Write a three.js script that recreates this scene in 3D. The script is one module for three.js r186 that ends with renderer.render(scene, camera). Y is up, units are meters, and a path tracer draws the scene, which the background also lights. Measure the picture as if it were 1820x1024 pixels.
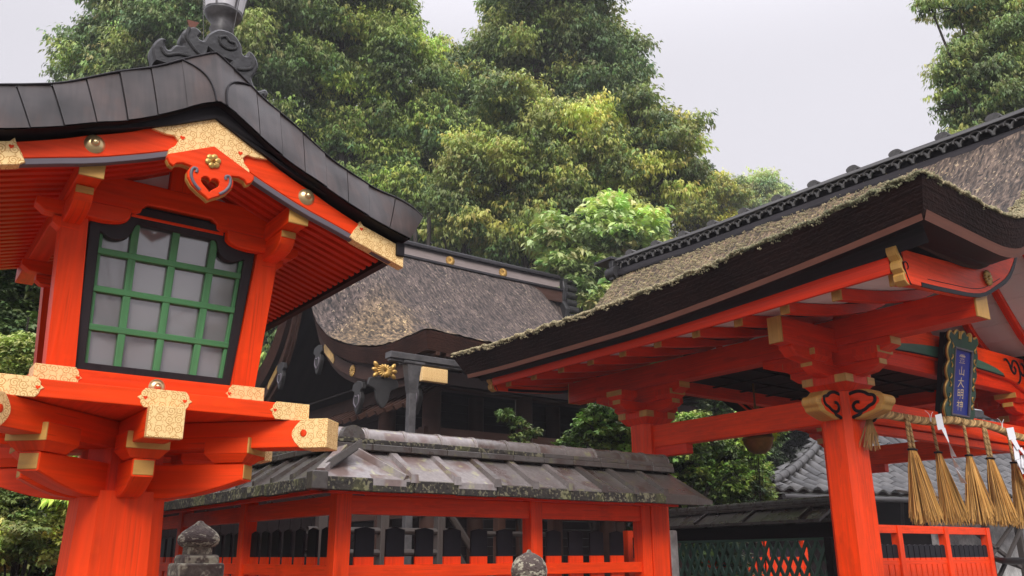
import * as THREE from 'three';
import { RoundedBoxGeometry } from 'three/addons/geometries/RoundedBoxGeometry.js';
import { mergeGeometries } from 'three/addons/utils/BufferGeometryUtils.js';

// ---------- camera, sky, sun, exposure ----------
const scene = new THREE.Scene();
const camera = new THREE.PerspectiveCamera(37.42, 1024 / 576, 0.05, 400);
camera.position.set(0, 1.6, 0);
camera.rotation.order = 'YXZ';
camera.rotation.set(THREE.MathUtils.degToRad(17.388), THREE.MathUtils.degToRad(-36.544), THREE.MathUtils.degToRad(-0.249));
scene.add(camera);
const renderer = new THREE.WebGLRenderer({ antialias: true });
renderer.setSize(1024, 576);
renderer.toneMapping = THREE.LinearToneMapping;
renderer.toneMappingExposure = 2.0;
renderer.shadowMap.enabled = true;
renderer.shadowMap.type = THREE.PCFSoftShadowMap;

function smooth(a, b, x) { const t = Math.min(1, Math.max(0, (x - a) / (b - a))); return t * t * (3 - 2 * t); }
{ // overcast, rainy sky: pale lavender grey, brighter towards the zenith as an overcast sky is
  const W = 256, H = 128, d = new Float32Array(W * H * 4);
  for (let j = 0; j < H; j++) for (let i = 0; i < W; i++) {
    const el = ((j + 0.5) / H - 0.5) * Math.PI, s = Math.sin(el), az = (i + 0.5) / W * Math.PI * 2;
    let L = s > 0 ? 0.345 + 0.05 * smooth(0, 0.5, s) + 0.85 * smooth(0.5, 0.95, s) : 0.60 - 0.35 * smooth(0, 0.3, -s);
    L *= 1 + 0.22 * (fbm(i / W, j / H, 6, 5, 4, 201) - 0.5) * smooth(-0.1, 0.15, s); // soft cloud layers
    const k = (j * W + i) * 4;
    d[k] = L * 0.985; d[k + 1] = L * 0.965; d[k + 2] = L * 1.045; d[k + 3] = 1;
  }
  const t = new THREE.DataTexture(d, W, H, THREE.RGBAFormat, THREE.FloatType);
  t.mapping = THREE.EquirectangularReflectionMapping; t.magFilter = t.minFilter = THREE.LinearFilter; t.wrapS = THREE.RepeatWrapping; t.needsUpdate = true;
  scene.background = t; scene.environment = t;
}
const sun = new THREE.DirectionalLight(new THREE.Color(1, 0.97, 0.92), 1.5);
sun.position.set(-14.4, 25, 21.2); sun.target.position.set(4, 2, -6);
sun.castShadow = true; sun.shadow.radius = 45; sun.shadow.mapSize.set(2048, 2048);
Object.assign(sun.shadow.camera, { left: -30, right: 30, top: 30, bottom: -30, near: 1, far: 90 });
scene.add(sun, sun.target);
scene.fog = new THREE.FogExp2(new THREE.Color(0.80, 0.79, 0.84), 0.0013);

// ---------- random, noise, textures ----------
let seed = 12345;
function rnd() { seed = (seed * 1664525 + 1013904223) >>> 0; return seed / 4294967296; }
const rr = (a, b) => a + (b - a) * rnd();
function hash(x, y, s) { let h = (x * 374761393 + y * 668265263 + s * 1442695041) | 0; h = Math.imul(h ^ (h >>> 13), 1274126177); h ^= h >>> 16; return (h >>> 0) / 4294967296; }
function vnoise(x, y, px, py, s) { // value noise that tiles every px, py cells
  const xi = Math.floor(x), yi = Math.floor(y), fx = x - xi, fy = y - yi, u = fx * fx * (3 - 2 * fx), v = fy * fy * (3 - 2 * fy);
  const m = (a, p) => ((a % p) + p) % p, h = (i, j) => hash(m(xi + i, px), m(yi + j, py), s);
  return (h(0, 0) * (1 - u) + h(1, 0) * u) * (1 - v) + (h(0, 1) * (1 - u) + h(1, 1) * u) * v;
}
function fbm(u, v, cx, cy, oct, s) { let a = 0, w = 0.5, n = 0; for (let o = 0; o < oct; o++) { a += w * vnoise(u * cx, v * cy, cx, cy, s + o * 17); n += w; w *= 0.55; cx *= 2; cy *= 2; } return a / n; }
function dataTex(n, fn, srgb = true) {
  const d = new Uint8Array(n * n * 4);
  for (let j = 0; j < n; j++) for (let i = 0; i < n; i++) {
    let c = fn(i / n, j / n); if (typeof c === 'number') c = [c, c, c];
    const k = (j * n + i) * 4; for (let q = 0; q < 3; q++) d[k + q] = Math.max(0, Math.min(255, c[q] * 255)); d[k + 3] = 255;
  }
  const t = new THREE.DataTexture(d, n, n, THREE.RGBAFormat); t.wrapS = t.wrapT = THREE.RepeatWrapping; t.magFilter = THREE.LinearFilter; t.minFilter = THREE.LinearMipmapLinearFilter; t.generateMipmaps = true;
  if (srgb) t.colorSpace = THREE.SRGBColorSpace; t.needsUpdate = true; return t;
}
function rep(t, x, y) { const c = t.clone(); c.repeat.set(x, y ?? x); c.needsUpdate = true; return c; }
const mixc = (a, b, t) => a.map((v, i) => v + (b[i] - v) * t);

// painted wood: faint grain streaks, worn and water-dulled patches (multiplies the paint colour)
const woodMap = dataTex(512, (u, v) => {
  const g = fbm(u, v, 3, 60, 3, 5), p = fbm(u, v, 3, 5, 4, 9), q = fbm(u, v, 12, 16, 3, 31);
  let k = 0.93 + 0.17 * (g - 0.5) + 0.14 * (p - 0.5);
  const crack = smooth(0.70, 0.78, fbm(u, v, 2, 150, 2, 301)) * smooth(0.45, 0.6, fbm(u, v, 5, 9, 2, 302)); k *= 1 - 0.11 * crack; k -= 0.07 * smooth(0.62, 0.8, fbm(u, v, 4, 12, 4, 303));
  const chip = smooth(0.70, 0.78, q) * 0.22;
  return [k + chip * 0.1, k + chip * 0.25, k + chip * 0.35];
});
const grainBump = dataTex(512, (u, v) => 0.6 * fbm(u, v, 4, 90, 3, 3) + 0.4 * fbm(u, v, 8, 24, 3, 8), false);
const mottle = dataTex(512, (u, v) => { const p = fbm(u, v, 6, 6, 5, 41), q = fbm(u, v, 30, 30, 2, 4); const k = 0.72 + 0.42 * (p - 0.5) + 0.16 * q; return [k, k, k]; });
const copperMap = dataTex(512, (u, v) => { const s = fbm(u, v, 40, 3, 3, 141), p = fbm(u, v, 5, 5, 4, 142), q = fbm(u, v, 14, 5, 3, 143); const k = 0.62 + 0.5 * (p - 0.5) + 0.35 * (s - 0.4); return mixc([k, k * 0.97, k * 0.97], [k * 1.1, k * 0.99, k * 0.95], smooth(0.55, 0.7, q)); });
const speck = dataTex(512, (u, v) => fbm(u, v, 48, 48, 3, 77), false);
const roughWet = dataTex(256, (u, v) => 0.35 + 0.5 * fbm(u, v, 5, 5, 4, 19), false);
// bark shingle thatch: fibres along v, pale lichen chips, dark gaps
const barkMap = dataTex(1024, (u, v) => {
  const f = fbm(u, v, 90, 26, 3, 51), b = fbm(u, v, 7, 7, 4, 52), gap = vnoise(u * 70, v * 40, 70, 40, 53), chip = vnoise(u * 110, v * 64, 110, 64, 54);
  let c = mixc([0.13, 0.11, 0.105], [0.56, 0.51, 0.49], Math.min(1, Math.max(0, 0.48 + (f - 0.5) * 1.4 + (b - 0.5) * 0.25)));
  c = mixc(c, [0.08, 0.07, 0.07], smooth(0.74, 0.9, gap) * 0.8);
  c = mixc(c, [0.78, 0.74, 0.66], smooth(0.80, 0.9, chip) * 0.75 * smooth(0.3, 0.6, b));
  return c;
});
const barkBump = dataTex(1024, (u, v) => 0.55 * fbm(u, v, 90, 26, 3, 51) + 0.45 * vnoise(u * 110, v * 64, 110, 64, 54), false);
// dark cut edge of the thatch: fine horizontal layers
const edgeMap = dataTex(512, (u, v) => { const l = fbm(u, v, 5, 70, 3, 61), n = fbm(u, v, 60, 60, 3, 62), b = fbm(u, v, 4, 3, 3, 63); return mixc([0.10, 0.075, 0.07], [0.33, 0.24, 0.21], 0.45 * l + 0.4 * n + 0.5 * (b - 0.4)); });
const edgeBump = dataTex(512, (u, v) => 0.5 * fbm(u, v, 5, 70, 3, 61) + 0.5 * fbm(u, v, 60, 60, 3, 62), false);
// granite with pale lichen and a rusty stain
const stoneMap = dataTex(512, (u, v) => {
  const n = fbm(u, v, 40, 40, 3, 71), b = fbm(u, v, 4, 4, 4, 72), l = 0.4 * fbm(u, v, 7, 7, 3, 73) + 0.6 * fbm(u, v, 34, 34, 3, 74);
  let c = mixc([0.24, 0.22, 0.20], [0.52, 0.49, 0.44], n); c = mixc(c, [0.20, 0.15, 0.15], smooth(0.5, 0.66, b) * 0.65); c = mixc(c, [0.68, 0.68, 0.60], smooth(0.54, 0.66, l) * 0.7); return c;
});
// dark clay / slate ridge slabs with lichen and rust
const slabMap = dataTex(512, (u, v) => {
  const n = fbm(u, v, 50, 50, 2, 81), b = fbm(u, v, 3, 4, 4, 82), l = fbm(u, v, 14, 14, 4, 83), m = fbm(u, v, 5, 5, 3, 84);
  let c = mixc([0.30, 0.29, 0.29], [0.46, 0.45, 0.45], n * 0.4 + b * 0.35); c = mixc(c, [0.27, 0.21, 0.195], smooth(0.55, 0.75, m) * 0.55); c = mixc(c, [0.46, 0.47, 0.33], smooth(0.6, 0.8, l) * 0.5); return c;
});
const lichenMap = dataTex(512, (u, v) => {
  const n = fbm(u, v, 36, 36, 3, 91), l = 0.35 * fbm(u, v, 9, 9, 3, 92) + 0.65 * fbm(u, v, 60, 60, 2, 94), b = fbm(u, v, 4, 4, 3, 93);
  let c = mixc([0.10, 0.085, 0.08], [0.24, 0.215, 0.195], n); c = mixc(c, [0.62, 0.60, 0.47], smooth(0.5, 0.64, l) * (0.35 + 0.45 * b)); return mixc(c, [0.40, 0.42, 0.22], smooth(0.6, 0.75, b) * 0.4);
});
function canvasTex(w, h, draw, srgb = true) {
  const c = document.createElement('canvas'); c.width = w; c.height = h; draw(c.getContext('2d'), w, h);
  const t = new THREE.CanvasTexture(c); if (srgb) t.colorSpace = THREE.SRGBColorSpace; t.wrapS = t.wrapT = THREE.RepeatWrapping; return t;
}
// chased scrollwork on the gilt fittings: fine brown engraved curls
function scrolls(x, w, h, base, line) {
  x.fillStyle = base; x.fillRect(0, 0, w, h); x.strokeStyle = line; x.lineCap = 'round';
  const n = 3, cell = w / n;
  for (let j = -1; j <= n; j++) for (let i = -1; i <= n; i++) {
    const jx = hash((i + n) % n, (j + n) % n, 5), jy = hash((i + n) % n, (j + n) % n, 6), dir = ((i + j) & 1) ? 1 : -1;
    const cx = (i + 0.5 + (jx - 0.5) * 0.25) * cell, cy = (j + 0.5 + (jy - 0.5) * 0.25) * cell, a0 = jx * 6.28;
    x.lineWidth = 4; x.beginPath(); for (let k = 0; k <= 30; k++) { const a = a0 + dir * k * 0.36, q = cell * 0.46 * (1 - k / 34); const X = cx + Math.cos(a) * q, Y = cy + Math.sin(a) * q; k ? x.lineTo(X, Y) : x.moveTo(X, Y); } x.stroke();
    x.lineWidth = 2.6; for (let k = 0; k < 5; k++) { const a = a0 + k * 1.3, q = cell * 0.47, X = cx + Math.cos(a) * q, Y = cy + Math.sin(a) * q; x.beginPath(); x.arc(X, Y, cell * 0.13, a, a + 3.6); x.stroke(); }
  }
}
const scrollMap = canvasTex(256, 256, (x, w, h) => scrolls(x, w, h, '#ffffff', '#cda672'));
const scrollBump = canvasTex(256, 256, (x, w, h) => scrolls(x, w, h, '#ffffff', '#000000'), false);

// ---------- materials ----------
const C = (r, g, b) => new THREE.Color().setRGB(r, g, b);
const std = (o) => new THREE.MeshStandardMaterial(o);
const phys = (o) => new THREE.MeshPhysicalMaterial(o);
const M = {
  verm: phys({ color: C(0.95, 0.057, 0.001), map: woodMap, bumpMap: grainBump, bumpScale: 0.0022, roughness: 0.5, specularIntensity: 0.45, clearcoat: 0.05, clearcoatRoughness: 0.2 }),
  vermOld: phys({ color: C(0.82, 0.036, 0.003), map: woodMap, bumpMap: grainBump, bumpScale: 0.0015, roughness: 0.5, specularIntensity: 0.5, clearcoat: 0.06, clearcoatRoughness: 0.25 }),
  ochre: std({ color: C(0.62, 0.33, 0.075), map: woodMap, roughness: 0.55 }),
  gold: std({ color: C(0.98, 0.68, 0.31), map: rep(scrollMap, 10), bumpMap: rep(scrollBump, 10), bumpScale: 0.0008, metalness: 0.2, roughness: 0.42 }),
  goldPlain: std({ color: C(0.80, 0.48, 0.13), map: mottle, metalness: 0.55, roughness: 0.36 }),
  goldBoss: std({ color: C(0.72, 0.52, 0.27), metalness: 0.8, roughness: 0.28 }),
  dark: phys({ specularIntensity: 0.5, color: C(0.028, 0.021, 0.024), map: woodMap, bumpMap: grainBump, bumpScale: 0.001, roughness: 0.36 }),
  blackPaint: phys({ specularIntensity: 0.25, color: C(0.014, 0.012, 0.016), map: woodMap, roughness: 0.42 }),
  mauve: std({ color: C(0.12, 0.10, 0.12), roughness: 0.45 }),
  green: std({ color: C(0.075, 0.245, 0.09), map: woodMap, bumpMap: grainBump, bumpScale: 0.001, roughness: 0.5 }),
  greenDark: std({ color: C(0.060, 0.15, 0.10), map: woodMap, roughness: 0.5 }),
  pane: phys({ color: C(0.17, 0.155, 0.155), roughness: 0.1, ior: 2.3, clearcoat: 1, clearcoatRoughness: 0.03 }),
  copper: phys({ specularIntensity: 0.6, color: C(0.068, 0.054, 0.050), map: copperMap, roughnessMap: roughWet, roughness: 0.75, metalness: 0.15 }),
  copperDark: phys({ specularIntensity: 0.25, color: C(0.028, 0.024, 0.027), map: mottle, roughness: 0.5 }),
  bark: std({ color: C(1, 1, 1), map: barkMap, bumpMap: barkBump, bumpScale: 0.02, roughness: 0.8, vertexColors: true }),
  barkEdge: phys({ specularIntensity: 0.25, color: C(0.44, 0.38, 0.40), map: edgeMap, bumpMap: edgeBump, bumpScale: 0.012, roughness: 0.85 }),
  barkEdgeBrown: phys({ specularIntensity: 0.25, color: C(1.1, 0.85, 0.74), map: edgeMap, bumpMap: edgeBump, bumpScale: 0.012, roughness: 0.85 }),
  cedarLip: std({ color: C(0.16, 0.052, 0.03), map: woodMap, roughness: 0.7 }),
  brownWood: phys({ specularIntensity: 0.25, color: C(0.06, 0.029, 0.021), map: woodMap, bumpMap: grainBump, bumpScale: 0.002, roughness: 0.6 }),
  darkWood: phys({ specularIntensity: 0.15, color: C(0.013, 0.008, 0.008), map: woodMap, bumpMap: grainBump, bumpScale: 0.002, roughness: 0.65 }),
  greyWood: std({ color: C(0.065, 0.052, 0.046), map: woodMap, bumpMap: grainBump, bumpScale: 0.002, roughness: 0.7 }),
  white: std({ color: C(0.80, 0.74, 0.72), roughness: 0.8 }),
  plaster: std({ color: C(0.72, 0.70, 0.68), map: mottle, roughness: 0.85 }),
  tile: std({ color: C(0.105, 0.10, 0.098), map: mottle, roughnessMap: roughWet, roughness: 0.7 }),
  ridgeTile: std({ color: C(0.045, 0.043, 0.046), map: mottle, bumpMap: speck, bumpScale: 0.003, roughness: 0.45 }),
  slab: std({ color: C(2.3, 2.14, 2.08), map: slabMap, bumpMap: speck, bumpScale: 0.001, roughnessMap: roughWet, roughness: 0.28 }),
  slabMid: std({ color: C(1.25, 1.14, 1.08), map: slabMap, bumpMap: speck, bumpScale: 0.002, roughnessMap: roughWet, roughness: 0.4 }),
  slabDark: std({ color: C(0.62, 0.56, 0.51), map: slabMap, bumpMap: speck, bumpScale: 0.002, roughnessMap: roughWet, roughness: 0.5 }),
  lichen: std({ color: C(0.9, 0.9, 0.88), map: lichenMap, bumpMap: speck, bumpScale: 0.006, roughness: 0.85 }),
  stone: std({ color: C(1.25, 1.2, 1.15), map: stoneMap, bumpMap: speck, bumpScale: 0.006, roughness: 0.85 }),
  gutter: std({ color: C(0.14, 0.132, 0.135), map: mottle, roughness: 0.42, metalness: 0.3 }),
  straw: std({ color: C(0.72, 0.40, 0.11), roughness: 0.7 }),
  strawDark: std({ color: C(0.36, 0.19, 0.06), roughness: 0.75 }),
  rope: std({ color: C(0.95, 0.60, 0.25), map: mottle, bumpMap: speck, bumpScale: 0.004, roughness: 0.8 }),
  ropeDark: std({ color: C(0.52, 0.31, 0.12), map: mottle, bumpMap: speck, bumpScale: 0.004, roughness: 0.85 }),
  paper: phys({ color: C(0.86, 0.86, 0.9), roughness: 0.7 }),
  bronze: std({ color: C(0.30, 0.15, 0.04), map: mottle, metalness: 0.75, roughness: 0.4 }),
  borderGreen: std({ color: C(0.018, 0.06, 0.038), roughness: 0.5 }),
  blue: std({ color: C(0.02, 0.035, 0.25), roughness: 0.45 }),
  lampWhite: phys({ color: C(0.62, 0.60, 0.62), roughness: 0.25, transmission: 0.2, thickness: 0, clearcoat: 0.6, clearcoatRoughness: 0.1 }),
  trunk: std({ color: C(0.07, 0.055, 0.045), map: mottle, bumpMap: speck, bumpScale: 0.02, roughness: 0.9 }),
  ground: std({ color: C(0.17, 0.155, 0.14), map: mottle, roughness: 0.9 }),
  soil: std({ color: C(0.03, 0.032, 0.018), map: mottle, roughness: 0.95 }),
};

// ---------- building helpers ----------
const used = new Map(), baseOf = new WeakMap();
function numbered(n) { const k = used.get(n) ?? 0; used.set(n, k + 1); return k ? n + '_' + String(k).padStart(3, '0') : n; }
function thing(name, label, category, p = [0, 0, 0], group) {
  const g = new THREE.Group(); g.name = numbered(name); g.position.set(...p); g.userData = { label, category }; if (group) g.userData.group = group;
  baseOf.set(g, new THREE.Vector3(...p)); scene.add(g); return g;
}
// geometry in world coordinates becomes a part of its thing
function part(parent, name, geo, mat, kind) {
  if (Array.isArray(geo)) geo = geo.length === 1 ? geo[0] : mergeGeometries(geo.map(flat));
  const b = baseOf.get(parent); geo.translate(-b.x, -b.y, -b.z);
  const m = new THREE.Mesh(geo, mat); m.name = name; m.castShadow = m.receiveShadow = true; if (kind) m.userData.kind = kind;
  baseOf.set(m, b); parent.add(m); return m;
}
// shared geometry at its own place
function piece(parent, name, geo, mat, p, r) {
  const b = baseOf.get(parent), m = new THREE.Mesh(geo, mat); m.name = name; m.position.set(p[0] - b.x, p[1] - b.y, p[2] - b.z); if (r) m.rotation.set(...r);
  m.castShadow = m.receiveShadow = true; baseOf.set(m, new THREE.Vector3(...p)); parent.add(m); return m;
}
function flat(g) { if (g.index) g = g.toNonIndexed(); for (const k of Object.keys(g.attributes)) if (!['position', 'normal', 'uv', 'color'].includes(k)) g.deleteAttribute(k); if (!g.attributes.uv) g.setAttribute('uv', new THREE.BufferAttribute(new Float32Array(g.attributes.position.count * 2), 2)); g.morphAttributes = {}; g.clearGroups(); return g; }
let uvShift = 0;
function uvBox(g, long) { // uv in metres, u along the long axis
  if (g.index) g = g.toNonIndexed();
  const p = g.attributes.position, n = g.attributes.normal, uv = new Float32Array(p.count * 2);
  if (long === undefined) { g.computeBoundingBox(); const s = g.boundingBox.getSize(new THREE.Vector3()).toArray(); long = s.indexOf(Math.max(...s)); }
  uvShift += 0.377;
  for (let i = 0; i < p.count; i += 3) {
    const N = [0, 1, 2].map(a => Math.abs(n.getComponent(i, a) + n.getComponent(i + 1, a) + n.getComponent(i + 2, a)));
    const d = N.indexOf(Math.max(...N)); let ax = [0, 1, 2].filter(a => a !== d); if (ax[1] === long) ax = [ax[1], ax[0]];
    for (let k = i; k < i + 3; k++) { uv[k * 2] = p.getComponent(k, ax[0]) + uvShift; uv[k * 2 + 1] = p.getComponent(k, ax[1]) + uvShift * 1.7; }
  }
  g.setAttribute('uv', new THREE.BufferAttribute(uv, 2)); return g;
}
function box(x0, x1, y0, y1, z0, z1, r = 0.005) {
  const w = x1 - x0, h = y1 - y0, d = z1 - z0; r = Math.min(r, w * 0.3, h * 0.3, d * 0.3);
  const g = r > 0 ? new RoundedBoxGeometry(w, h, d, 1, r) : new THREE.BoxGeometry(w, h, d);
  g.translate((x0 + x1) / 2, (y0 + y1) / 2, (z0 + z1) / 2); return uvBox(flat(g));
}
// beam from a to b (points on its axis), w across, h upright
function beam(a, b, w, h, r = 0.005) {
  const A = new THREE.Vector3(...a), B = new THREE.Vector3(...b), L = A.distanceTo(B); r = Math.min(r, w * 0.3, h * 0.3);
  const g = uvBox(flat(r > 0 ? new RoundedBoxGeometry(L, h, w, 1, r) : new THREE.BoxGeometry(L, h, w)), 0);
  const X = B.clone().sub(A).normalize(), Z = new THREE.Vector3().crossVectors(X, new THREE.Vector3(0, 1, 0));
  if (Z.lengthSq() < 1e-6) Z.set(0, 0, 1); Z.normalize(); const Y = new THREE.Vector3().crossVectors(Z, X);
  g.applyMatrix4(new THREE.Matrix4().makeBasis(X, Y, Z).setPosition(A.add(B).multiplyScalar(0.5))); return g;
}
// eight-cornered solid: bottom ring then top ring, counter-clockwise seen from above
function hexa(P) {
  const pos = [], q = (a, b, c, d) => pos.push(...P[a], ...P[b], ...P[c], ...P[a], ...P[c], ...P[d]);
  q(3, 2, 1, 0); q(4, 5, 6, 7); for (let i = 0; i < 4; i++) q(i, (i + 1) % 4, 4 + (i + 1) % 4, 4 + i);
  const g = new THREE.BufferGeometry(); g.setAttribute('position', new THREE.Float32BufferAttribute(pos, 3)); g.computeVertexNormals(); return uvBox(g);
}
function ngonPrism(cx, cz, rings, ch) { // rings: [y, half width]; square with cut corners
  const ring = ([y, h]) => { const c = ch * h; return [[h, h - c], [h - c, h], [-h + c, h], [-h, h - c], [-h, -h + c], [-h + c, -h], [h - c, -h], [h, -h + c]].map(([x, z]) => [cx + x, y, cz + z]); };
  const pos = [];
  for (let i = 0; i + 1 < rings.length; i++) { const a = ring(rings[i]), b = ring(rings[i + 1]); for (let k = 0; k < 8; k++) { const n = (k + 1) % 8; pos.push(...a[n], ...a[k], ...b[k], ...a[n], ...b[k], ...b[n]); } }
  const t = ring(rings.at(-1)), bt = ring(rings[0]); for (let k = 1; k < 7; k++) { pos.push(...t[0], ...t[k + 1], ...t[k]); pos.push(...bt[0], ...bt[k], ...bt[k + 1]); }
  const g = new THREE.BufferGeometry(); g.setAttribute('position', new THREE.Float32BufferAttribute(pos, 3)); g.computeVertexNormals(); return uvBox(g, 1);
}
function shapeOf(pts, holes = []) { const s = new THREE.Shape(pts.map(p => new THREE.Vector2(...p))); for (const h of holes) s.holes.push(new THREE.Path(h.map(p => new THREE.Vector2(...p)))); return s; }
const spl = (pts, n = 6, closed = false) => new THREE.SplineCurve(pts.map(p => new THREE.Vector2(...p))).getPoints(n * pts.length).map(p => [p.x, p.y]);
// outline in x,y, thickness d behind plane z (towards -z)
function slabXY(pts, z, d, bev = 0.003, holes) {
  const g = new THREE.ExtrudeGeometry(shapeOf(pts, holes), { depth: d - 2 * bev, bevelEnabled: bev > 0, bevelThickness: bev, bevelSize: bev, bevelOffset: -bev, bevelSegments: 1, curveSegments: 8 });
  g.translate(0, 0, z - d + bev); return uvBox(flat(g));
}
// outline in z,y, thickness d from plane x towards +x
function slabZY(pts, x, d, bev = 0.003, holes) {
  const g = new THREE.ExtrudeGeometry(shapeOf(pts.map(([z, y]) => [-z, y]), holes), { depth: d - 2 * bev, bevelEnabled: bev > 0, bevelThickness: bev, bevelSize: bev, bevelOffset: -bev, bevelSegments: 1, curveSegments: 8 });
  g.rotateY(Math.PI / 2); g.translate(x + bev, 0, 0); return uvBox(flat(g));
}
function tube(pts, r, seg = 24, rad = 6, closed = false) {
  const g = new THREE.TubeGeometry(new THREE.CatmullRomCurve3(pts.map(p => new THREE.Vector3(...p)), closed), seg, r, rad, closed); return flat(g);
}
function taper(pts, r0, r1, seg = 10, rad = 7) {
  const c = new THREE.CatmullRomCurve3(pts.map(p => new THREE.Vector3(...p))), g = new THREE.TubeGeometry(c, seg, 1, rad, false), p = g.attributes.position;
  for (let i = 0; i <= seg; i++) { const o = c.getPointAt(i / seg), r = r0 + (r1 - r0) * i / seg; for (let k = 0; k <= rad; k++) { const n = i * (rad + 1) + k; p.setXYZ(n, o.x + (p.getX(n) - o.x) * r, o.y + (p.getY(n) - o.y) * r, o.z + (p.getZ(n) - o.z) * r); } }
  g.computeVertexNormals(); return flat(g);
}
function lathe(pts, seg, x, y, z) { const g = new THREE.LatheGeometry(pts.map(p => new THREE.Vector2(...p)), seg); g.translate(x, y, z); return flat(g); }
// surface from a function of u,v in 0..1
function sheet(fn, nu, nv, uvf, col) {
  const pos = [], uv = [], idx = [], cs = [];
  for (let j = 0; j <= nv; j++) for (let i = 0; i <= nu; i++) { const p = fn(i / nu, j / nv); pos.push(...p); uv.push(...(uvf ? uvf(i / nu, j / nv, p) : [i / nu, j / nv])); if (col) cs.push(...col(i / nu, j / nv, p)); }
  for (let j = 0; j < nv; j++) for (let i = 0; i < nu; i++) { const a = j * (nu + 1) + i, b = a + 1, c = a + nu + 1, d = c + 1; idx.push(a, b, d, a, d, c); }
  const g = new THREE.BufferGeometry(); g.setAttribute('position', new THREE.Float32BufferAttribute(pos, 3)); g.setAttribute('uv', new THREE.Float32BufferAttribute(uv, 2)); if (col) g.setAttribute('color', new THREE.Float32BufferAttribute(cs, 3));
  g.setIndex(idx); g.computeVertexNormals(); return g;
}
function lerpTab(tab, x) { if (x <= tab[0][0]) return tab[0][1]; for (let i = 1; i < tab.length; i++) if (x <= tab[i][0]) { const [a, b] = tab[i - 1], [c, d] = tab[i]; return b + (d - b) * (x - a) / (c - a); } return tab.at(-1)[1]; }
function monoTab(tab, x) { // smooth interpolation through the table
  const n = tab.length; if (x <= tab[0][0]) return tab[0][1]; if (x >= tab[n - 1][0]) return tab[n - 1][1];
  let i = 1; while (x > tab[i][0]) i++; const s = k => k <= 0 ? (tab[1][1] - tab[0][1]) / (tab[1][0] - tab[0][0]) : k >= n - 1 ? (tab[n - 1][1] - tab[n - 2][1]) / (tab[n - 1][0] - tab[n - 2][0]) : (tab[k + 1][1] - tab[k - 1][1]) / (tab[k + 1][0] - tab[k - 1][0]);
  const [a, b] = tab[i - 1], [c, d] = tab[i], h = c - a, t = (x - a) / h, t2 = t * t, t3 = t2 * t;
  return b * (2 * t3 - 3 * t2 + 1) + s(i - 1) * h * (t3 - 2 * t2 + t) + d * (-2 * t3 + 3 * t2) + s(i) * h * (t3 - t2);
}
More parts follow.
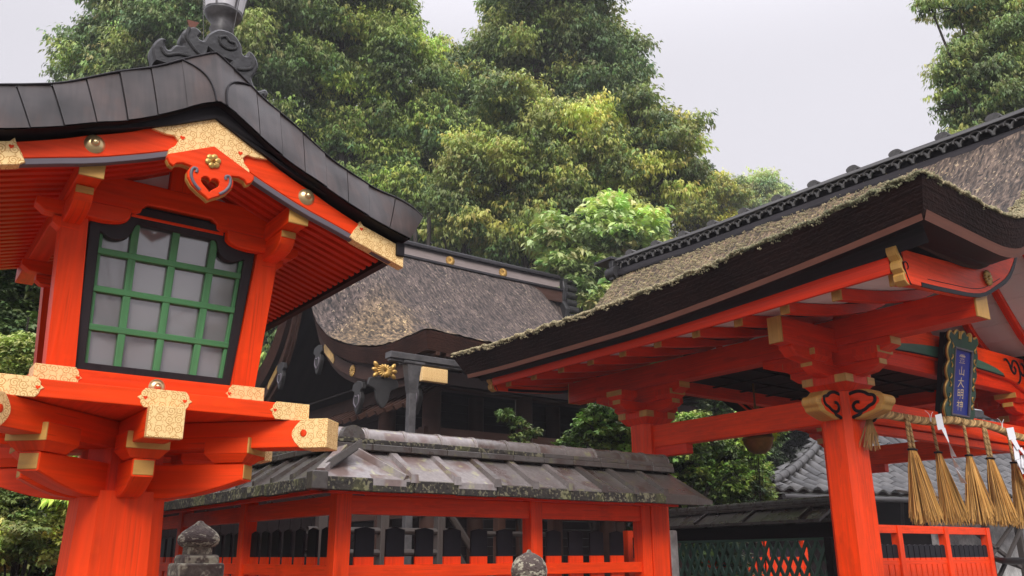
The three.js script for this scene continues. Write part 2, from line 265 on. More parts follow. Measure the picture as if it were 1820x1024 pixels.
// =====================================================================
// the great wooden lantern on the left
// =====================================================================
{
  const X = 0.777, Z = -3.6;
  const L = thing('wooden_lantern', 'large vermilion wooden lantern with green lattice window, gilt fittings and dark gabled roof', 'lantern', [X, 0, Z]);
  // post
  part(L, 'post', ngonPrism(X, Z, [[0, 0.205], [1.53, 0.158], [1.83, 0.149]], 0.36), M.verm);
  part(L, 'post_head', ngonPrism(X, Z, [[1.825, 0.135], [2.0, 0.135]], 0.5), M.vermOld);
  // eight bracket arms with blocks and cross beams, straight ones and diagonal ones
  const armSide = (r) => { // side outline in (radial, y)
    const pts = [[0.05, 1.931], [r, 1.931], [r, 1.868]];
    for (let k = 0; k <= 8; k++) { const t = k / 8; pts.push([r - 0.005 - t * (r - 0.13) * 0.85, 1.868 - 0.062 * Math.sin(t * Math.PI / 2)]); }
    pts.push([0.05, 1.806]); return pts;
  };
  const radial = (pts, w, a, bev = 0.004) => { const g = new THREE.ExtrudeGeometry(shapeOf(pts), { depth: w - 2 * bev, bevelEnabled: true, bevelThickness: bev, bevelSize: bev, bevelOffset: -bev, bevelSegments: 1 }); g.translate(0, 0, -w / 2 + bev); const q = uvBox(flat(g), 0); q.rotateY(a); q.translate(X, 0, Z); return q; };
  const rbox = (r0, r1, y0, y1, w, a, rd = 0.004) => { const g = box(r0, r1, y0, y1, -w / 2, w / 2, rd); g.rotateY(a); g.translate(X, 0, Z); return g; };
  for (let k = 0; k < 8; k++) {
    const a = k * Math.PI / 4, diag = k % 2 === 1, r = diag ? 0.52 : 0.345, w = 0.078;
    const arm = part(L, 'bracket_arm', radial(armSide(r), w, a), M.verm);
    part(arm, 'end_cap', rbox(r - 0.012, r + 0.003, 1.874, 1.926, w - 0.008, a, 0.003), M.ochre);
    const rc = r - 0.055; // block
    const blk = part(L, 'bearing_block', [rbox(rc - 0.09, rc + 0.085, 1.962, 2.024, 0.15, a), (() => { const g = hexa([[rc - 0.06, 1.933, 0.05], [rc + 0.055, 1.933, 0.05], [rc + 0.055, 1.933, -0.05], [rc - 0.06, 1.933, -0.05], [rc - 0.088, 1.962, 0.073], [rc + 0.083, 1.962, 0.073], [rc + 0.083, 1.962, -0.073], [rc - 0.088, 1.962, -0.073]]); g.rotateY(a); g.translate(X, 0, Z); return g; })()], M.verm);
    part(blk, 'end_cap', rbox(rc + 0.078, rc + 0.088, 1.963, 2.023, 0.149, a, 0.003), M.ochre);
    const R = diag ? 0.845 : 0.575;
    const bm = part(L, 'cross_beam', rbox(0.05, R, 1.983, 2.084, 0.112, a), M.verm);
    const cap = diag ? 0.1 : 0.03;
    const c = part(bm, 'gilt_cap', rbox(R - cap, R + 0.004, 1.979, 2.088, 0.12, a, 0.004), M.gold);
    if (diag) { // pointed edge and heart cut-out on the side
      const pts = spl([[R - cap + 0.002, 2.086], [R - cap - 0.022, 2.06], [R - cap - 0.034, 2.034], [R - cap - 0.022, 2.005], [R - cap + 0.002, 1.981]], 4);
      const g = new THREE.ExtrudeGeometry(shapeOf(pts), { depth: 0.1195, bevelEnabled: false }); g.translate(0, 0, -0.05975); const q = uvBox(flat(g)); q.rotateY(a); q.translate(X, 0, Z); part(bm, 'gilt_cap', q, M.gold);
      for (const s of [-1, 1]) { const h = new THREE.SphereGeometry(0.013, 8, 6); h.scale(1, 1.1, 0.25); h.translate(R - cap + 0.012, 2.034, s * 0.0605); h.rotateY(a); h.translate(X, 0, Z); part(bm, 'heart_inlay', flat(h), M.verm); }
    }
  }
  // platform: lower frame and upper sill
  const h1 = 0.525, y0 = 2.087, y1 = 2.148, h2 = 0.392, y2 = 2.218;
  part(L, 'platform_frame', box(X - h1, X + h1, y0, y1, Z - h1, Z + h1), M.verm);
  part(L, 'platform_sill', box(X - h2, X + h2, y1 - 0.002, y2, Z - h2, Z + h2), M.verm);
  // gilt plates on the front edges, with pointed ends
  const plate = (xa, xb, ya, yb, z, pl, pr2) => {
    const e = 0.024, m = (ya + yb) / 2, pts = [];
    if (pl) pts.push([xa, ya], [xa - e * 0.5, ya + (m - ya) * 0.45], [xa - e * 0.55, m - 0.008], [xa - e, m], [xa - e * 0.55, m + 0.008], [xa - e * 0.5, m + (m - ya) * 0.55], [xa, yb]); else pts.push([xa, ya], [xa, yb]);
    if (pr2) pts.push([xb, yb], [xb + e * 0.5, m + (m - ya) * 0.55], [xb + e * 0.55, m + 0.008], [xb + e, m], [xb + e * 0.55, m - 0.008], [xb + e * 0.5, ya + (m - ya) * 0.45], [xb, ya]); else pts.push([xb, yb], [xb, ya]);
    return slabXY(pts.reverse(), z, 0.007, 0.0015);
  };
  const heart = (x, y, z, s) => { const pts = []; for (let k = 0; k < 14; k++) { const t = k / 14 * Math.PI * 2; pts.push([x + s * 0.06 * 16 * Math.sin(t) ** 3, y + s * 0.06 * (13 * Math.cos(t) - 5 * Math.cos(2 * t) - 2 * Math.cos(3 * t) - Math.cos(4 * t))]); } return slabXY(pts, z, 0.004, 0); };
  const F1 = Z + h1 + 0.004, F2 = Z + h2 + 0.004;
  const addPlate = (xa, xb, ya, yb, z, l, r, hearts) => { const p = part(L, 'gilt_plate', plate(xa, xb, ya, yb, z, l, r), M.gold); for (const hx of hearts) part(p, 'heart_inlay', heart(hx, (ya + yb) / 2, z + 0.002, 0.0075), M.verm); };
  addPlate(X - h1 - 0.004, X - 0.40, y0 - 0.002, y1 + 0.003, F1, false, true, [X - 0.395]);
  addPlate(X + 0.40, X + h1 + 0.004, y0 - 0.002, y1 + 0.003, F1, true, false, [X + 0.395]);
  addPlate(X - 0.068, X + 0.068, y0 - 0.002, y1 + 0.003, F1, true, true, [X - 0.066, X + 0.066]);
  addPlate(X - h2 - 0.004, X - 0.272, y1 + 0.003, y2 + 0.003, F2, false, true, [X - 0.262]);
  addPlate(X + 0.272, X + h2 + 0.004, y1 + 0.003, y2 + 0.003, F2, true, false, [X + 0.262]);
  for (const s of [-1, 1]) { part(L, 'gilt_plate', box(X + s * (h1 + 0.003) - 0.003, X + s * (h1 + 0.003) + 0.003, y0 - 0.002, y1 + 0.003, F1 - 0.14, F1 - 0.002, 0), M.gold); part(L, 'gilt_plate', box(X + s * (h2 + 0.003) - 0.003, X + s * (h2 + 0.003) + 0.003, y1 + 0.003, y2 + 0.003, F2 - 0.12, F2 - 0.002, 0), M.gold); }
  const boss = (x, y, z, r, nm = 'gilt_boss') => { const g = lathe([[0, r * 0.85], [r * 0.22, r * 0.8], [r * 0.36, r * 0.6], [r * 0.38, r * 0.42], [r * 0.5, r * 0.44], [r * 0.8, r * 0.28], [r, 0.0]], 20, 0, 0, 0); g.rotateX(Math.PI / 2); g.translate(x, y, z); return part(L, nm, g, M.goldBoss); };
  boss(X, 2.182, Z + h2, 0.030);
  // four flared pillars (the rear pair stands a little closer together)
  const pil = (xb0, xb1, xt0, xt1, zb, zt, d) => hexa([[xb0, y2, zb], [xb1, y2, zb], [xb1, y2, zb - d], [xb0, y2, zb - d], [xt0, 2.775, zt], [xt1, 2.775, zt], [xt1, 2.775, zt - d], [xt0, 2.775, zt - d]]);
  const zb = -3.222, zt = -3.165;
  part(L, 'pillar', pil(X - 0.364, X - 0.272, X - 0.397, X - 0.312, zb, zt, 0.085), M.verm);
  part(L, 'pillar', pil(X + 0.272, X + 0.364, X + 0.312, X + 0.397, zb, zt, 0.085), M.verm);
  part(L, 'pillar', pil(X - 0.30, X - 0.22, X - 0.325, X - 0.245, -3.93, -3.99, 0.08), M.verm);
  part(L, 'pillar', pil(X + 0.22, X + 0.30, X + 0.245, X + 0.325, -3.93, -3.99, 0.08), M.verm);
  // side and back panels of dark boards
  for (const s of [-1, 1]) part(L, 'side_panel', hexa([[X + s * 0.315 - 0.008, y2, -3.31], [X + s * 0.315 + 0.008, y2, -3.31], [X + s * 0.262 + 0.008, y2, -3.93], [X + s * 0.262 - 0.008, y2, -3.93], [X + s * 0.34 - 0.008, 2.775, -3.255], [X + s * 0.34 + 0.008, 2.775, -3.255], [X + s * 0.285 + 0.008, 2.775, -3.98], [X + s * 0.285 - 0.008, 2.775, -3.98]]), M.dark);
  part(L, 'back_panel', box(X - 0.24, X + 0.24, y2, 2.775, -3.985, -3.965), M.dark);
  // window: dark lacquered frame with curved shoulders, leaning with the pillars
  const lean = (g) => { const p = g.attributes.position; for (let i = 0; i < p.count; i++) { const t = (p.getY(i) - y2) / 0.557; p.setX(i, X + (p.getX(i) - X) * (1 + 0.10 * t)); p.setZ(i, p.getZ(i) + 0.057 * t); } g.computeVertexNormals(); return g; };
  const hole = [[-0.242, 2.247], [0.242, 2.247], [0.242, 2.716], ...spl([[0.236, 2.716], [0.21, 2.700], [0.18, 2.702], [0.152, 2.722], [0.137, 2.764]], 3), [0.130, 2.772], [-0.130, 2.772], ...spl([[-0.137, 2.764], [-0.152, 2.722], [-0.18, 2.702], [-0.21, 2.700], [-0.236, 2.716]], 3), [-0.242, 2.716]].map(([x, y]) => [X + x, y]);
  part(L, 'window_frame', lean(slabXY([[X - 0.276, y2], [X + 0.276, y2], [X + 0.276, 2.835], [X - 0.276, 2.835]], -3.236, 0.032, 0.002, [hole])), M.dark);
  const wx = [-0.252, -0.132, 0.0, 0.132, 0.252], wy = [2.24, 2.376, 2.514, 2.652, 2.79];
  for (let i = 0; i < 4; i++) for (let j = 0; j < 4; j++) part(L, 'pane', lean(box(X + wx[i] + 0.001, X + wx[i + 1] - 0.001, wy[j] + 0.001, wy[j + 1] - 0.001, -3.272, -3.268, 0)), M.pane);
  for (const x of wx.slice(1, 4)) part(L, 'lattice_bar', lean(box(X + x - 0.0125, X + x + 0.0125, 2.242, 2.79, -3.267, -3.246, 0.003)), M.green);
  for (const y of wy.slice(1, 4)) part(L, 'lattice_bar', lean(box(X - 0.25, X + 0.25, y - 0.0115, y + 0.0115, -3.264, -3.243, 0.003)), M.green);
  for (const s of [-1, 1]) part(L, 'lattice_bar', lean(box(X + s * 0.238 - 0.008, X + s * 0.238 + 0.008, 2.246, 2.716, -3.266, -3.25, 0.002)), M.green);
  // beam over the window with its curved soffit, and rounded brackets
  const bt = [[-0.34, 2.93], [-0.34, 2.80], [-0.185, 2.812], [-0.150, 2.806], [-0.135, 2.815], [-0.130, 2.832], [-0.112, 2.850], [0.112, 2.850], [0.130, 2.832], [0.135, 2.815], [0.150, 2.806], [0.185, 2.812], [0.34, 2.80], [0.34, 2.93]].map(([x, y]) => [X + x * 1.05, y]);
  part(L, 'tie_beam', slabXY(bt, -3.16, 0.07, 0.004), M.verm);
  part(L, 'tie_beam', box(X - 0.17, X + 0.17, 2.795, 2.806, -3.19, -3.172, 0.002), M.verm);
  part(L, 'dark_panel', box(X - 0.2, X + 0.2, 2.79, 2.87, -3.206, -3.194, 0), M.copperDark);
  part(L, 'gable_panel', box(X - 0.36, X + 0.36, 2.92, 3.09, -3.225, -3.205, 0), M.white);
  part(L, 'gable_strut', box(X - 0.05, X + 0.05, 2.93, 3.10, -3.204, -3.165), M.verm);
  for (const s of [-1, 1]) {
    const pts = spl([[0.33, 2.81], [0.24, 2.812], [0.178, 2.812], [0.174, 2.79], [0.178, 2.772], [0.205, 2.756], [0.26, 2.748], [0.33, 2.752]], 3).map(([x, y]) => [X + s * x * 1.02, y]);
    part(L, 'bracket', slabXY(pts, -3.145, 0.075, 0.004), M.verm);
  }
  // roof-carrying purlins, their brackets and gilt ends
  for (const s of [-1, 1]) {
    const px = X + s * 0.362;
    const pu = part(L, 'purlin', box(px - 0.037, px + 0.037, 2.80, 2.872, -4.35, -2.90), M.verm);
    part(pu, 'gilt_cap', box(px - 0.039, px + 0.039, 2.798, 2.874, -2.903, -2.893, 0.003), M.ochre);
    const sp = [[-2.99, 2.80], [-2.99, 2.765], [-3.0, 2.748], [-3.03, 2.73], [-3.08, 2.722], [-3.3, 2.722], [-3.3, 2.80]];
    const br = part(L, 'bracket', slabZY(sp.map(([z, y]) => [z, y]), px - 0.03, 0.06, 0.003), M.verm);
    part(br, 'end_cap', box(px - 0.028, px + 0.028, 2.772, 2.797, -2.992, -2.984, 0.002), M.ochre);
    for (const [z, rear] of [[-3.2, 0], [-3.97, 1]]) { // side brackets in two tiers
      const o = rear ? 0.27 : 0.33;
      part(L, 'bracket', slabXY([[o, 2.80], [o + 0.15, 2.80], [o + 0.15, 2.775], [o + 0.12, 2.752], [o, 2.745]].map(([x, y]) => [X + s * x, y]), z + 0.03, 0.06, 0.003), M.verm);
      part(L, 'bracket', slabXY([[o, 2.742], [o + 0.09, 2.742], [o + 0.09, 2.718], [o + 0.07, 2.702], [o, 2.698]].map(([x, y]) => [X + s * x, y]), z + 0.028, 0.056, 0.003), M.verm);
    }
  }
  // roof profile: lower front edge (rafter line) and top
  const low = [[0, 3.155], [0.06, 3.128], [0.115, 3.092], [0.2, 3.037], [0.29, 2.988], [0.39, 2.948], [0.473, 2.910], [0.58, 2.868], [0.668, 2.838], [0.79, 2.804]];
  const top = [[0, 3.418], [0.055, 3.386], [0.107, 3.352], [0.2, 3.286], [0.33, 3.215], [0.485, 3.118], [0.58, 3.078], [0.68, 3.040], [0.78, 2.985], [0.86, 2.918]];
  const bot = (a) => monoTab([[0, 3.000], [0.07, 2.966], [0.14, 2.930], [0.24, 2.888], [0.36, 2.842], [0.48, 2.806], [0.6, 2.768], [0.72, 2.728], [0.79, 2.71]], a);
  const lo = (a) => monoTab(low, a), tp = (a) => monoTab(top, a);
  const zf = -2.80, zbk = -4.40, TZ = (a) => 0.13 * (1 - 0.8 * smooth(0.66, 0.86, Math.abs(a)));
  // rafters on both slopes with boards above them
  for (const s of [-1, 1]) {
    const pts = []; for (let k = 0; k <= 8; k++) { const a = 0.05 + k / 8 * 0.70; pts.push([X + s * a, bot(a) + 0.032]); } const up = pts.map(([x, y]) => [x, y + 0.04]).reverse();
    const rg = slabXY([...pts, ...up], 0, 0.03, 0.002);
    for (let k = 0; k < 26; k++) piece(L, 'rafter', rg, M.vermOld, [0, 0, -2.93 - k * 0.0545]).position.sub(new THREE.Vector3(0, 0, 0));
    part(L, 'roof_board', sheet((u, v) => { const a = u * 0.78; return [X + s * a, bot(a) + 0.071, -2.86 + (-4.36 + 2.86) * v]; }, 10, 2), M.vermOld);
    part(L, 'eave_trim', beam([X + s * 0.775, bot(0.775) + 0.055, -2.84], [X + s * 0.775, bot(0.775) + 0.055, -4.38], 0.035, 0.055, 0.003), M.copperDark);
  }
  // closed roof body
  const ext = (a, s) => [X + s * a];
  const sgn = (u) => (u * 2 - 1);
  part(L, 'roof_covering', sheet((u, v) => { const q = sgn(u), a = Math.abs(q) * 0.86; const zz = v < 0.5 ? zf - TZ(a) : zbk + TZ(a); return [X + q * 0.86, tp(a), zf - TZ(a) + (zbk + TZ(a) - zf + TZ(a)) * v]; }, 40, 4, (u, v) => [u * 2, v * 1.6]), M.copper);
  part(L, 'roof_soffit', sheet((u, v) => { const q = sgn(u), a = Math.abs(q) * 0.79; return [X + q * 0.79, lo(a) - 0.002, zf - 0.004 + (zbk - zf + 0.008) * v]; }, 30, 2), M.copperDark);
  for (const s of [-1, 1]) part(L, 'eave_edge', sheet((u, v) => [X + s * (0.79 + 0.07 * v), 2.802 + (2.914 - 2.802) * v, (zf - TZ(0.86) * v) + ((zbk + TZ(0.86) * v) - (zf - TZ(0.86) * v)) * u], 6, 2), M.copper);
  part(L, 'gable_edge', sheet((u, v) => { const q = sgn(u), a = Math.abs(q); const al = a * 0.79, at = a * 0.86; return [X + Math.sign(q) * (al + (at - al) * v), lo(al) + (tp(at) - lo(al)) * v, zbk + TZ(at) * v]; }, 30, 2), M.copper);
  // copper sheets along the gable edge, each lapped over the next
  const edgePt = (q, v, out) => { const a = Math.abs(q), al = a * 0.79, at = a * 0.86, s = Math.sign(q); const bulge = 0.003 * Math.sin(v * Math.PI); return [X + s * (al + (at - al) * v), lo(al) + (tp(at) - lo(al)) * v, zf - TZ(at) * v + bulge + out]; };
  const panel = (qa, qb, o) => { // raised plate with a lapped rim
    const f = (u, v) => edgePt(qa + (qb - qa) * u, v, 0.002 + o + 0.004 * u), g1 = flat(sheet(f, 4, 5, (u, v, p) => [p[0] * 1.4, p[1] * 1.4]));
    const g2 = flat(sheet((u, v) => edgePt(qb, u, (0.006 + o) * v), 5, 1)); const g3 = flat(sheet((u, v) => edgePt(qa, u, (0.002 + o) * v), 5, 1)); return [g1, g2, g3];
  };
  const seamsR = [0.075, 0.19, 0.305, 0.42, 0.535, 0.65, 0.765, 0.88, 1.0], seamsL = [-0.135, -0.255, -0.37, -0.485, -0.60, -0.715, -0.83, -0.92, -1.0];
  part(L, 'gable_edge', sheet((u, v) => edgePt((u * 2 - 1) || 1e-4, v, -0.006), 60, 3), M.copperDark);
  for (const S of [seamsR, seamsL]) for (let k = 0; k + 1 < S.length; k++) { const g = 0.0045 * Math.sign(S[k]); part(L, 'copper_sheet', panel(S[k] + g, S[k + 1], (k % 2) * 0.002), M.copper); }
  { // crown sheet at the apex, its lower corners swept in
    const c = (u, v) => { const w = 0.5 + 0.5 * v ** 1.6, qa = -0.135 - 0.03 * (1 - w), qb = 0.075 + 0.10 * smooth(0.35, 1, v); return edgePt(qa * (0.35 + 0.65 * smooth(0, 0.8, v)) + (qb - qa * (0.35 + 0.65 * smooth(0, 0.8, v))) * u, v, 0.011); };
    part(L, 'copper_sheet', sheet((u, v) => edgePt(-0.14 + 0.22 * u, v, 0.0055), 8, 5, (u, v, p) => [p[0] * 1.4, p[1] * 1.4]), M.copper);
    const seam = (s, a0, a1, bow) => tube([...Array(7)].map((_, k) => { const v = k / 6; return edgePt(a0 + (a1 - a0) * v + bow * Math.sin(v * Math.PI), v, 0.008); }), 0.004, 16, 5);
    part(L, 'sheet_seam', seam(-1, -0.02, -0.135, 0.03), M.copperDark); part(L, 'sheet_seam', seam(1, 0.03, 0.16, -0.045), M.copperDark);
  }
  // thin lip along the top of the gable edge
  part(L, 'roof_lip', tube([...Array(41)].map((_, k) => { const p = edgePt(-1 + k / 20 || 1e-4, 1, 0.004); p[1] += 0.004; return p; }), 0.005, 80, 5), M.copperDark);
  // recess, barge boards, dark trim
  for (const s of [-1, 1]) {
    const line = (f, dy) => [...Array(13)].map((_, k) => { const a = k / 12 * 0.79; return [X + s * a, f(a) + dy]; });
    part(L, 'recess_board', slabXY([...line(lo, 0.004), ...line((a) => bot(a) + 0.105, 0).reverse()], zf - 0.035, 0.02, 0), M.copperDark);
    part(L, 'barge_board', slabXY([...line((a) => Math.min(lo(a) - 0.02, bot(a) + 0.118), 0), ...line(bot, 0.014).reverse()], -2.86, 0.036, 0.003), M.verm);
    part(L, 'barge_trim', slabXY([...line(bot, 0.0145), ...line(bot, -0.008).reverse()], -2.862, 0.03, 0.002), M.mauve);
    boss(X + s * 0.372, bot(0.372) + 0.062, -2.86, 0.033);
    // gilt plate at the foot of the barge board
    const e = [[0.795, lo(0.79) - 0.022], [0.61, Math.min(lo(0.61) - 0.02, bot(0.61) + 0.118)], [0.598, bot(0.6) + 0.085], [0.588, bot(0.59) + 0.06], [0.572, bot(0.57) + 0.03], [0.558, bot(0.56) - 0.002], [0.575, bot(0.575) - 0.010], [0.795, bot(0.79) - 0.012]].map(([x, y]) => [X + s * x, y]);
    const gp = part(L, 'gilt_plate', slabXY(e, -2.853, 0.044, 0.002), M.gold);
    part(gp, 'heart_inlay', heart(X + s * 0.603, bot(0.6) + 0.052, -2.851, 0.008), M.verm);
  }
  { // chased gilt plate over the apex
    const side = (s) => [[0.02, 3.13], [0.10, 3.065], [0.205, 3.005], [0.16, 2.998], [0.128, 3.0], [0.115, 2.985], [0.122, 2.965], [0.142, 2.945], [0.146, bot(0.146) - 0.011]].map(([x, y]) => [X + s * x, y]);
    const pts = [...side(-1), [X, bot(0) - 0.012], ...side(1).reverse(), [X, 3.14]];
    const gp = part(L, 'gilt_plate', slabXY(pts, -2.848, 0.02, 0.002), M.gold);
    for (const s of [-1, 1]) part(gp, 'heart_inlay', heart(X + s * 0.103, 3.0, -2.846, 0.009), M.verm);
    part(L, 'gilt_rim', [-1, 1].map(s => beam([X, bot(0) - 0.010, -2.846], [X + s * 0.148, bot(0.146) - 0.014, -2.846], 0.008, 0.008, 0)), M.goldPlain);
  }
  { // carved pendant with a heart opening
    const half = [[0, 2.985], [0.15, 2.912], [0.152, 2.898], [0.142, 2.88], [0.128, 2.873], [0.118, 2.886], [0.098, 2.892], [0.07, 2.888], [0.080, 2.868], [0.078, 2.845], [0.062, 2.822], [0.035, 2.802], [0.012, 2.789], [0, 2.780]];
    const pts = [...half.map(([x, y]) => [X + x, y]), ...half.slice(1, -1).reverse().map(([x, y]) => [X - x, y])];
    const hh = []; for (let k = 0; k < 22; k++) { const t = -k / 22 * Math.PI * 2; hh.push([X + 0.0020 * 16 * Math.sin(t) ** 3, 2.840 + 0.0019 * (13 * Math.cos(t) - 5 * Math.cos(2 * t) - 2 * Math.cos(3 * t) - Math.cos(4 * t))]); }
    const pd = part(L, 'carved_pendant', slabXY(pts, -2.815, 0.03, 0.003, [hh]), M.verm);
    const ol = half.slice(4).map(([x, y]) => [x, y]);
    part(pd, 'ochre_edge', slabXY([...half.slice(2).map(([x, y]) => [X + x, y - 0.004]), ...half.slice(2, -1).reverse().map(([x, y]) => [X - x, y - 0.004])].concat([[X - 0.12, 2.9], [X + 0.12, 2.9]]), -2.828, 0.02, 0, [hh]), M.ochre);
    for (const s of [-1, 1]) part(pd, 'painted_curl', tube([[0.052, 2.868], [0.050, 2.880], [0.060, 2.884], [0.067, 2.874], [0.067, 2.852], [0.055, 2.828], [0.034, 2.808]].map(([x, y]) => [X + s * x, y, -2.816]), 0.0062, 24, 6), M.mauve);
    // six-petalled gilt flower
    const petals = []; for (let k = 0; k < 6; k++) { const a = k / 6 * 6.283 + 0.3, g = new THREE.SphereGeometry(0.0125, 10, 6); g.scale(1, 1, 0.5); g.translate(X + Math.cos(a) * 0.0165, 2.925 + Math.sin(a) * 0.0165, -2.812); petals.push(g); }
    const fl = part(pd, 'gilt_flower', petals, M.goldPlain); const ct = new THREE.ConeGeometry(0.009, 0.03, 8); ct.rotateX(Math.PI / 2); ct.translate(X, 2.925, -2.80); part(fl, 'flower_centre', flat(ct), M.goldPlain);
  }
  { // ridge-end ornament: scrolled dark finial
    const zz = -2.99;
    const out = spl([[-0.20, 3.345], [-0.215, 3.40], [-0.195, 3.445], [-0.17, 3.452], [-0.172, 3.43], [-0.155, 3.412], [-0.135, 3.44], [-0.105, 3.452], [-0.118, 3.48], [-0.11, 3.515], [-0.075, 3.545], [-0.045, 3.53], [-0.055, 3.505], [-0.035, 3.50], [-0.02, 3.535], [0.02, 3.572], [0.075, 3.572], [0.11, 3.535], [0.118, 3.50], [0.135, 3.495], [0.142, 3.52], [0.165, 3.51], [0.185, 3.47], [0.175, 3.43], [0.165, 3.40], [0.19, 3.36], [0.22, 3.375], [0.235, 3.36], [0.222, 3.33], [0.18, 3.315], [0.12, 3.33], [0, 3.38], [-0.1, 3.345]], 4).map(([x, y]) => [X + x, y]);
    const o = part(L, 'ridge_ornament', slabXY(out, zz, 0.07, 0.008, [[[X - 0.02, 3.405], [X + 0.075, 3.405], [X + 0.075, 3.445], [X + 0.02, 3.45], [X - 0.012, 3.47]]]), M.ridgeTile);
    part(o, 'relief_curl', tube([[0.02, 3.53], [0.045, 3.545], [0.06, 3.53], [0.082, 3.53], [0.088, 3.51], [0.06, 3.495], [0.03, 3.505], [0.02, 3.53]].map(([x, y]) => [X + x, y, zz + 0.002]), 0.006, 28, 6), M.ridgeTile);
    for (const c of [[[-0.095, 3.53], [-0.10, 3.49], [-0.07, 3.45], [-0.02, 3.415]], [[-0.185, 3.41], [-0.165, 3.385], [-0.12, 3.405], [-0.05, 3.41]], [[0.165, 3.48], [0.155, 3.445], [0.12, 3.425], [0.09, 3.42]], [[0.215, 3.35], [0.18, 3.335], [0.13, 3.37]]]) part(o, 'relief_curl', tube(c.map(([x, y]) => [X + x, y, zz + 0.001]), 0.007, 20, 6), M.ridgeTile);
    part(L, 'ridge_box', box(X - 0.085, X + 0.085, 3.36, 3.46, -4.25, zz - 0.07, 0.01), M.ridgeTile);
    part(L, 'ridge_tag', slabXY([[X - 0.1, 3.575], [X - 0.055, 3.58], [X - 0.082, 3.525]], zz - 0.02, 0.006, 0), M.cedarLip);
  }
}
// street lamp standing behind the lantern
{
  const lx = 1.44, lz = -5.36;
  const S = thing('street_lamp', 'grey street lamp with flared translucent shade rising behind the lantern ridge', 'street lamp', [1.16, 0, -5.57]);
  part(S, 'pole', [lathe([[0.0, 0], [0.07, 0], [0.055, 0.4], [0.045, 4.6], [0.0, 4.6]], 14, 1.16, 0, -5.57), tube([[1.16, 4.55, -5.57], [1.17, 4.75, -5.56], [1.27, 4.88, -5.48], [1.40, 4.93, -5.39], [lx, 5.01, lz]], 0.04, 24, 10)], M.gutter);
  part(S, 'collar', lathe([[0.05, 5.0], [0.062, 5.02], [0.06, 5.10], [0.085, 5.12], [0.07, 5.17], [0.1, 5.20], [0.128, 5.24], [0.132, 5.26], [0, 5.26]], 20, lx, 0, lz), M.gutter);
  for (let k = 0; k < 6; k++) { // shade of curved panels
    const a0 = k / 6 * 6.283 + 0.2, a1 = a0 + 6.283 / 6 - 0.05;
    part(S, 'shade_panel', sheet((u, v) => { const a = a0 + (a1 - a0) * u, r = 0.122 + 0.06 * v + 0.012 * Math.sin(u * Math.PI); return [lx + Math.cos(a) * r, 5.262 + 0.42 * v, lz + Math.sin(a) * r]; }, 6, 4), M.lampWhite);
    const ar = a0 - 0.025; part(S, 'shade_rib', beam([lx + Math.cos(ar) * 0.126, 5.255, lz + Math.sin(ar) * 0.126], [lx + Math.cos(ar) * 0.188, 5.69, lz + Math.sin(ar) * 0.188], 0.01, 0.01, 0), M.gutter);
  }
  part(S, 'lamp_cap', lathe([[0.0, 5.86], [0.05, 5.84], [0.2, 5.72], [0.205, 5.68], [0, 5.68]], 20, lx, 0, lz), M.gutter);
  part(S, 'bolt', (() => { const g = new THREE.SphereGeometry(0.008, 8, 6); g.translate(lx - 0.03, 5.07, lz + 0.055); return flat(g); })(), M.white);
  for (const a of [1.2, 3.9]) part(S, 'guy_wire', tube([[lx + Math.cos(a) * 0.2, 5.7, lz + Math.sin(a) * 0.2], [lx + Math.cos(a) * 0.12, 5.0, lz + Math.sin(a) * 0.12]], 0.003, 2, 4), M.gutter);
}
